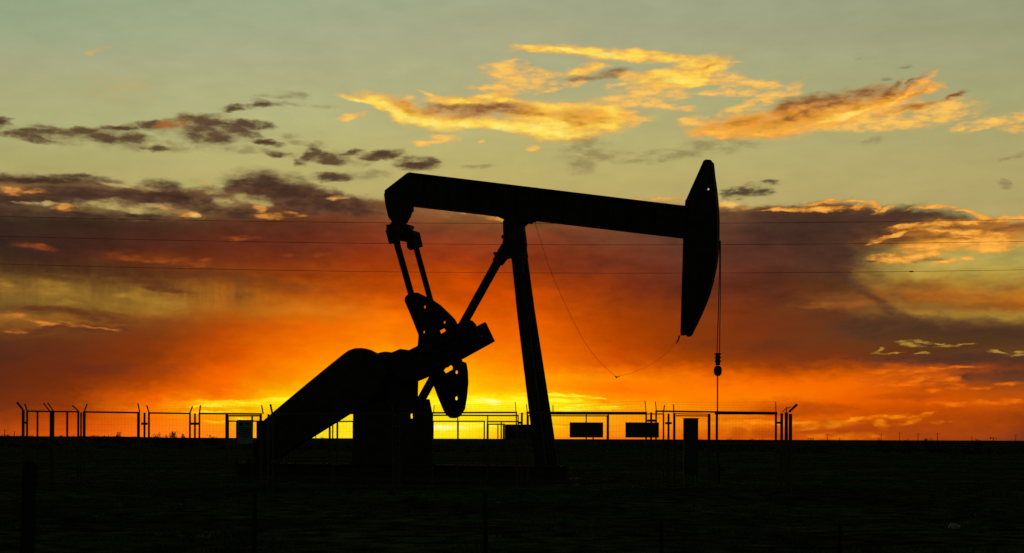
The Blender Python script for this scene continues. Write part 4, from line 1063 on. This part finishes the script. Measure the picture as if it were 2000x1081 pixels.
def shrub(x, wpx, hpx, Y, label, spiky=False, seed=0):
    rnd = random.Random(seed)
    b = P(x, 860, Y); z0 = ground_z(b.x, b.y)
    W = wpx / F * Y; H = 1.5 * hpx / F * Y + max(0, CAMH - z0) 
    mb = MB(); bm = mb.bm
    n = 420
    lobes = [(rnd.uniform(-0.38, 0.38) * W, rnd.uniform(0.55, 1.0)) for _ in range(4)]
    for k in range(n):
        lx, lh = rnd.choice(lobes)
        u = rnd.gauss(0, 0.16) * W
        env = math.exp(-(u / (0.24 * W)) ** 2)
        zz = z0 + rnd.random() ** 0.8 * H * lh * (0.35 + 0.65 * env)
        yy = Y + rnd.gauss(0, 0.2) * min(W, 4)
        s = rnd.uniform(0.05, 0.13) * max(0.6, H) * (0.5 if spiky else 0.8)
        a = rnd.uniform(0, 6.28); t = rnd.uniform(-0.6, 0.6)
        c = Vector((b.x + lx + u, yy, zz))
        d1 = Vector((math.cos(a), math.sin(a), t)) * s
        d2 = Vector((-math.sin(a) * 0.5, math.cos(a) * 0.5, 1.6 if spiky else 0.8)) * s
        vs = [bm.verts.new(c - d1 * 0.5), bm.verts.new(c + d1 * 0.5), bm.verts.new(c + d2)]
        bm.faces.new(vs)
    e = empty('shrub', (b.x, Y, z0)); tag(e, label, 'shrub', 'low shrubs along the skyline')
    mb.build('foliage', M_GROUND_PLANT, e)
    st = MB()
    for k in range(6):
        u = rnd.uniform(-0.3, 0.3) * W
        st.tube([(b.x + u * 0.4, Y, z0 - 0.05), (b.x + u, Y + rnd.uniform(-.2, .2), z0 + H * rnd.uniform(0.6, 1.0))], [0.03, 0.01], n=5)
    st.build('stems', M_WOOD, e)
for k, (x, wp, hp, Y, sp, lab) in enumerate(((12, 40, 2.5, 260, 0, 'low rounded shrub mass at the left end of the skyline'), (190, 26, 2.5, 250, 0, 'low shrub seen through the clear left mesh panel'), (232, 14, 6, 230, 1, 'small spiky bush in the clear left mesh panel'),
     (308, 22, 5, 240, 0, 'rounded bush left in the panel of skyline shrubs'), (322, 14, 3, 240, 0, 'little bush right of the rounded one in the shrub panel'), (340, 26, 9, 240, 1, 'tallest spiky bush of the shrub panel'), (356, 14, 4, 240, 0, 'low bush right of the tallest spiky bush'),
     (418, 34, 3.5, 250, 0, 'flat wide bush left of the pale notice board'), (630, 20, 2, 260, 0, 'low bush in the bright gap under the belt guard'), (1350, 60, 2, 300, 0, 'flat growth either side of the tall cabinet'), (1480, 50, 3, 300, 0, 'flat bush in the rightmost mesh panel'), (1725, 24, 3.2, 330, 0, 'low bush on the skyline under the bright cloud gap'), (1768, 18, 3, 330, 0, 'second small bush right of the bright cloud gap'), (1815, 26, 3.5, 330, 0, 'broad low bush in the middle of the right skyline'), (1910, 14, 2.5, 330, 0, 'small bush left of the farthest right pump jack'))):
    shrub(x, wp, hp + (2.0 if x < 430 else 0), Y, lab, bool(sp), k + 11)

def scrub():
    rnd = random.Random(23)
    mb = MB(); bm = mb.bm
    for _ in range(5200):
        Y = rnd.uniform(170, 430)
        x = rnd.uniform(-0.42, 0.42) * Y
        if noise.noise((x / 22, Y / 30, 4)) + rnd.uniform(-.3, .3) < 0.02: continue
        z = ground_z(x, Y)
        h = rnd.uniform(0.12, 0.42) * (1 + max(0, noise.noise((x / 9, Y / 12, 8))) * 1.6)
        for _k in range(5):
            u = rnd.gauss(0, 0.35); v = rnd.gauss(0, 0.3); a = rnd.uniform(0, 6.28); w = rnd.uniform(0.08, 0.22)
            hh = h * rnd.uniform(0.5, 1.15)
            p = Vector((x + u, Y + v, z - 0.05)); d = Vector((math.cos(a), math.sin(a), 0)) * w
            bm.faces.new((bm.verts.new(p - d), bm.verts.new(p + d), bm.verts.new(p + d * rnd.uniform(-1.2, 1.2) + Vector((0, 0, hh)))))
    return mb.build('scrub', M_GROUND_PLANT)
tag(scrub(), kind='stuff')

# ---------------------------------------------------------------- foreground: stock fence posts, grass, stones, litter
def wood_post(x, ytop, wpx, Y, lab, lean=0.0, name='wooden_post', cat='wooden post', grp=None):
    t = P(x, ytop, Y); b = Vector((t.x + lean, t.y, ground_z(t.x, t.y) - 0.2))
    r = wpx / F * Y / 2
    n = 9; pts = []; rr = []
    rnd = random.Random(int(x))
    for k in range(n):
        f = k / (n - 1)
        pts.append(b.lerp(t, f) + Vector((rnd.uniform(-.12, .12) * r, 0, 0))); rr.append(r * (1.12 - 0.14 * f + rnd.uniform(-.05, .05)))
    pts.append(t + Vector((0.1 * r, 0, 0.012))); rr.append(r * 0.75)
    o = MB().tube(pts, rr, n=10).build(name, M_WOOD)
    tag(o, lab, cat, grp)
    return o
wood_post(60, 905, 27, 19.0, 'thick weathered wooden post in the dark left foreground', lean=-0.06)
for x, yt, w, lab in ((497, 968, 9, 'slim wooden stake in the foreground below the notice board'), (948, 966, 9, 'slim wooden stake in the foreground below the lower counterweight'), (1292, 1018, 7, 'short slim stake in the foreground below the second dark board'), (1641, 1030, 9, 'short pale stake in the right foreground')):
    wood_post(x, yt, w, 19.0 if yt < 1000 else 18.0, lab, name='fence_stake', cat='stake', grp='slim stakes of the roadside stock fence')

def grass():
    rnd = random.Random(5)
    mb = MB(); bm = mb.bm
    def tuft(x, y, n, hgt, spr):
        z = ground_z(x, y)
        for _ in range(n):
            a = rnd.uniform(0, 6.28); r_ = rnd.random() * spr
            bx, by = x + r_ * math.cos(a), y + r_ * math.sin(a)
            h = hgt * rnd.uniform(0.5, 1.1); w = 0.006 + 0.010 * rnd.random() + y * 0.0002
            l = rnd.uniform(0.2, 0.7) * h; b = rnd.uniform(0, 6.28)
            dx, dy = math.cos(b), math.sin(b)
            p0 = Vector((bx - w, by, z - 0.02)); p1 = Vector((bx + w, by, z - 0.02))
            m0 = Vector((bx - w * .7 + dx * l * .35, by + dy * l * .35, z + h * .6)); m1 = m0 + Vector((w * 1.4, 0, 0))
            tp = Vector((bx + dx * l, by + dy * l, z + h))
            v = [bm.verts.new(q) for q in (p0, p1, m1, m0, tp)]
            bm.faces.new((v[0], v[1], v[2], v[3])); bm.faces.new((v[3], v[2], v[4]))
    for _ in range(6200):
        y = 14 + 42 * rnd.random() ** 1.3
        x = rnd.uniform(-0.46, 0.46) * y
        c = noise.noise((x * 0.30, y * 0.22, 7)) + 0.5 * noise.noise((x * 1.1, y * 0.8, 2))
        if c < -0.12 + 0.25 * rnd.random(): continue
        tuft(x, y, rnd.randint(4, 9), 0.05 + 0.10 * max(0, c), 0.16)
    return mb.build('grass', M_GRASS)
tag(grass(), kind='stuff')

def stone(x, y, Y, s, lab, mat=M_STONE, name='stone', cat='stone', seed=1):
    b = P(x, y, Y); z = ground_z(b.x, Y)
    bm = bmesh.new(); bmesh.ops.create_icosphere(bm, subdivisions=3, radius=1)
    for v in bm.verts:
        n_ = noise.noise(v.co * 1.5 + Vector((seed, 0, 0))); n2_ = noise.noise(v.co * 4 + Vector((seed, 5, 0)))
        v.co *= s * (1 + 0.4 * n_ + 0.18 * n2_); v.co.z *= 0.62
    me = bpy.data.meshes.new(name); bm.to_mesh(me); bm.free(); me.materials.append(mat)
    o = bpy.data.objects.new(name, me); COL.objects.link(o); o.location = (b.x, Y, z + s * 0.3)
    tag(o, lab, cat)
stone(1863, 1028, 27.0, 0.10, 'crumpled pale plastic litter on the grass in the right foreground', M_PALE, 'litter', 'litter', 4)
stone(973, 982, 37.0, 0.07, 'small pale stone in the grass below the lower counterweight', seed=2)
stone(826, 969, 41.0, 0.07, 'small pale stone below the pedestal', seed=3)
stone(185, 1010, 30.0, 0.06, 'small pale stone right of the thick wooden post', seed=5)
stone(1126, 948, 50.0, 0.12, 'pale stone at the foot of the fence left of the dark boards', seed=6)
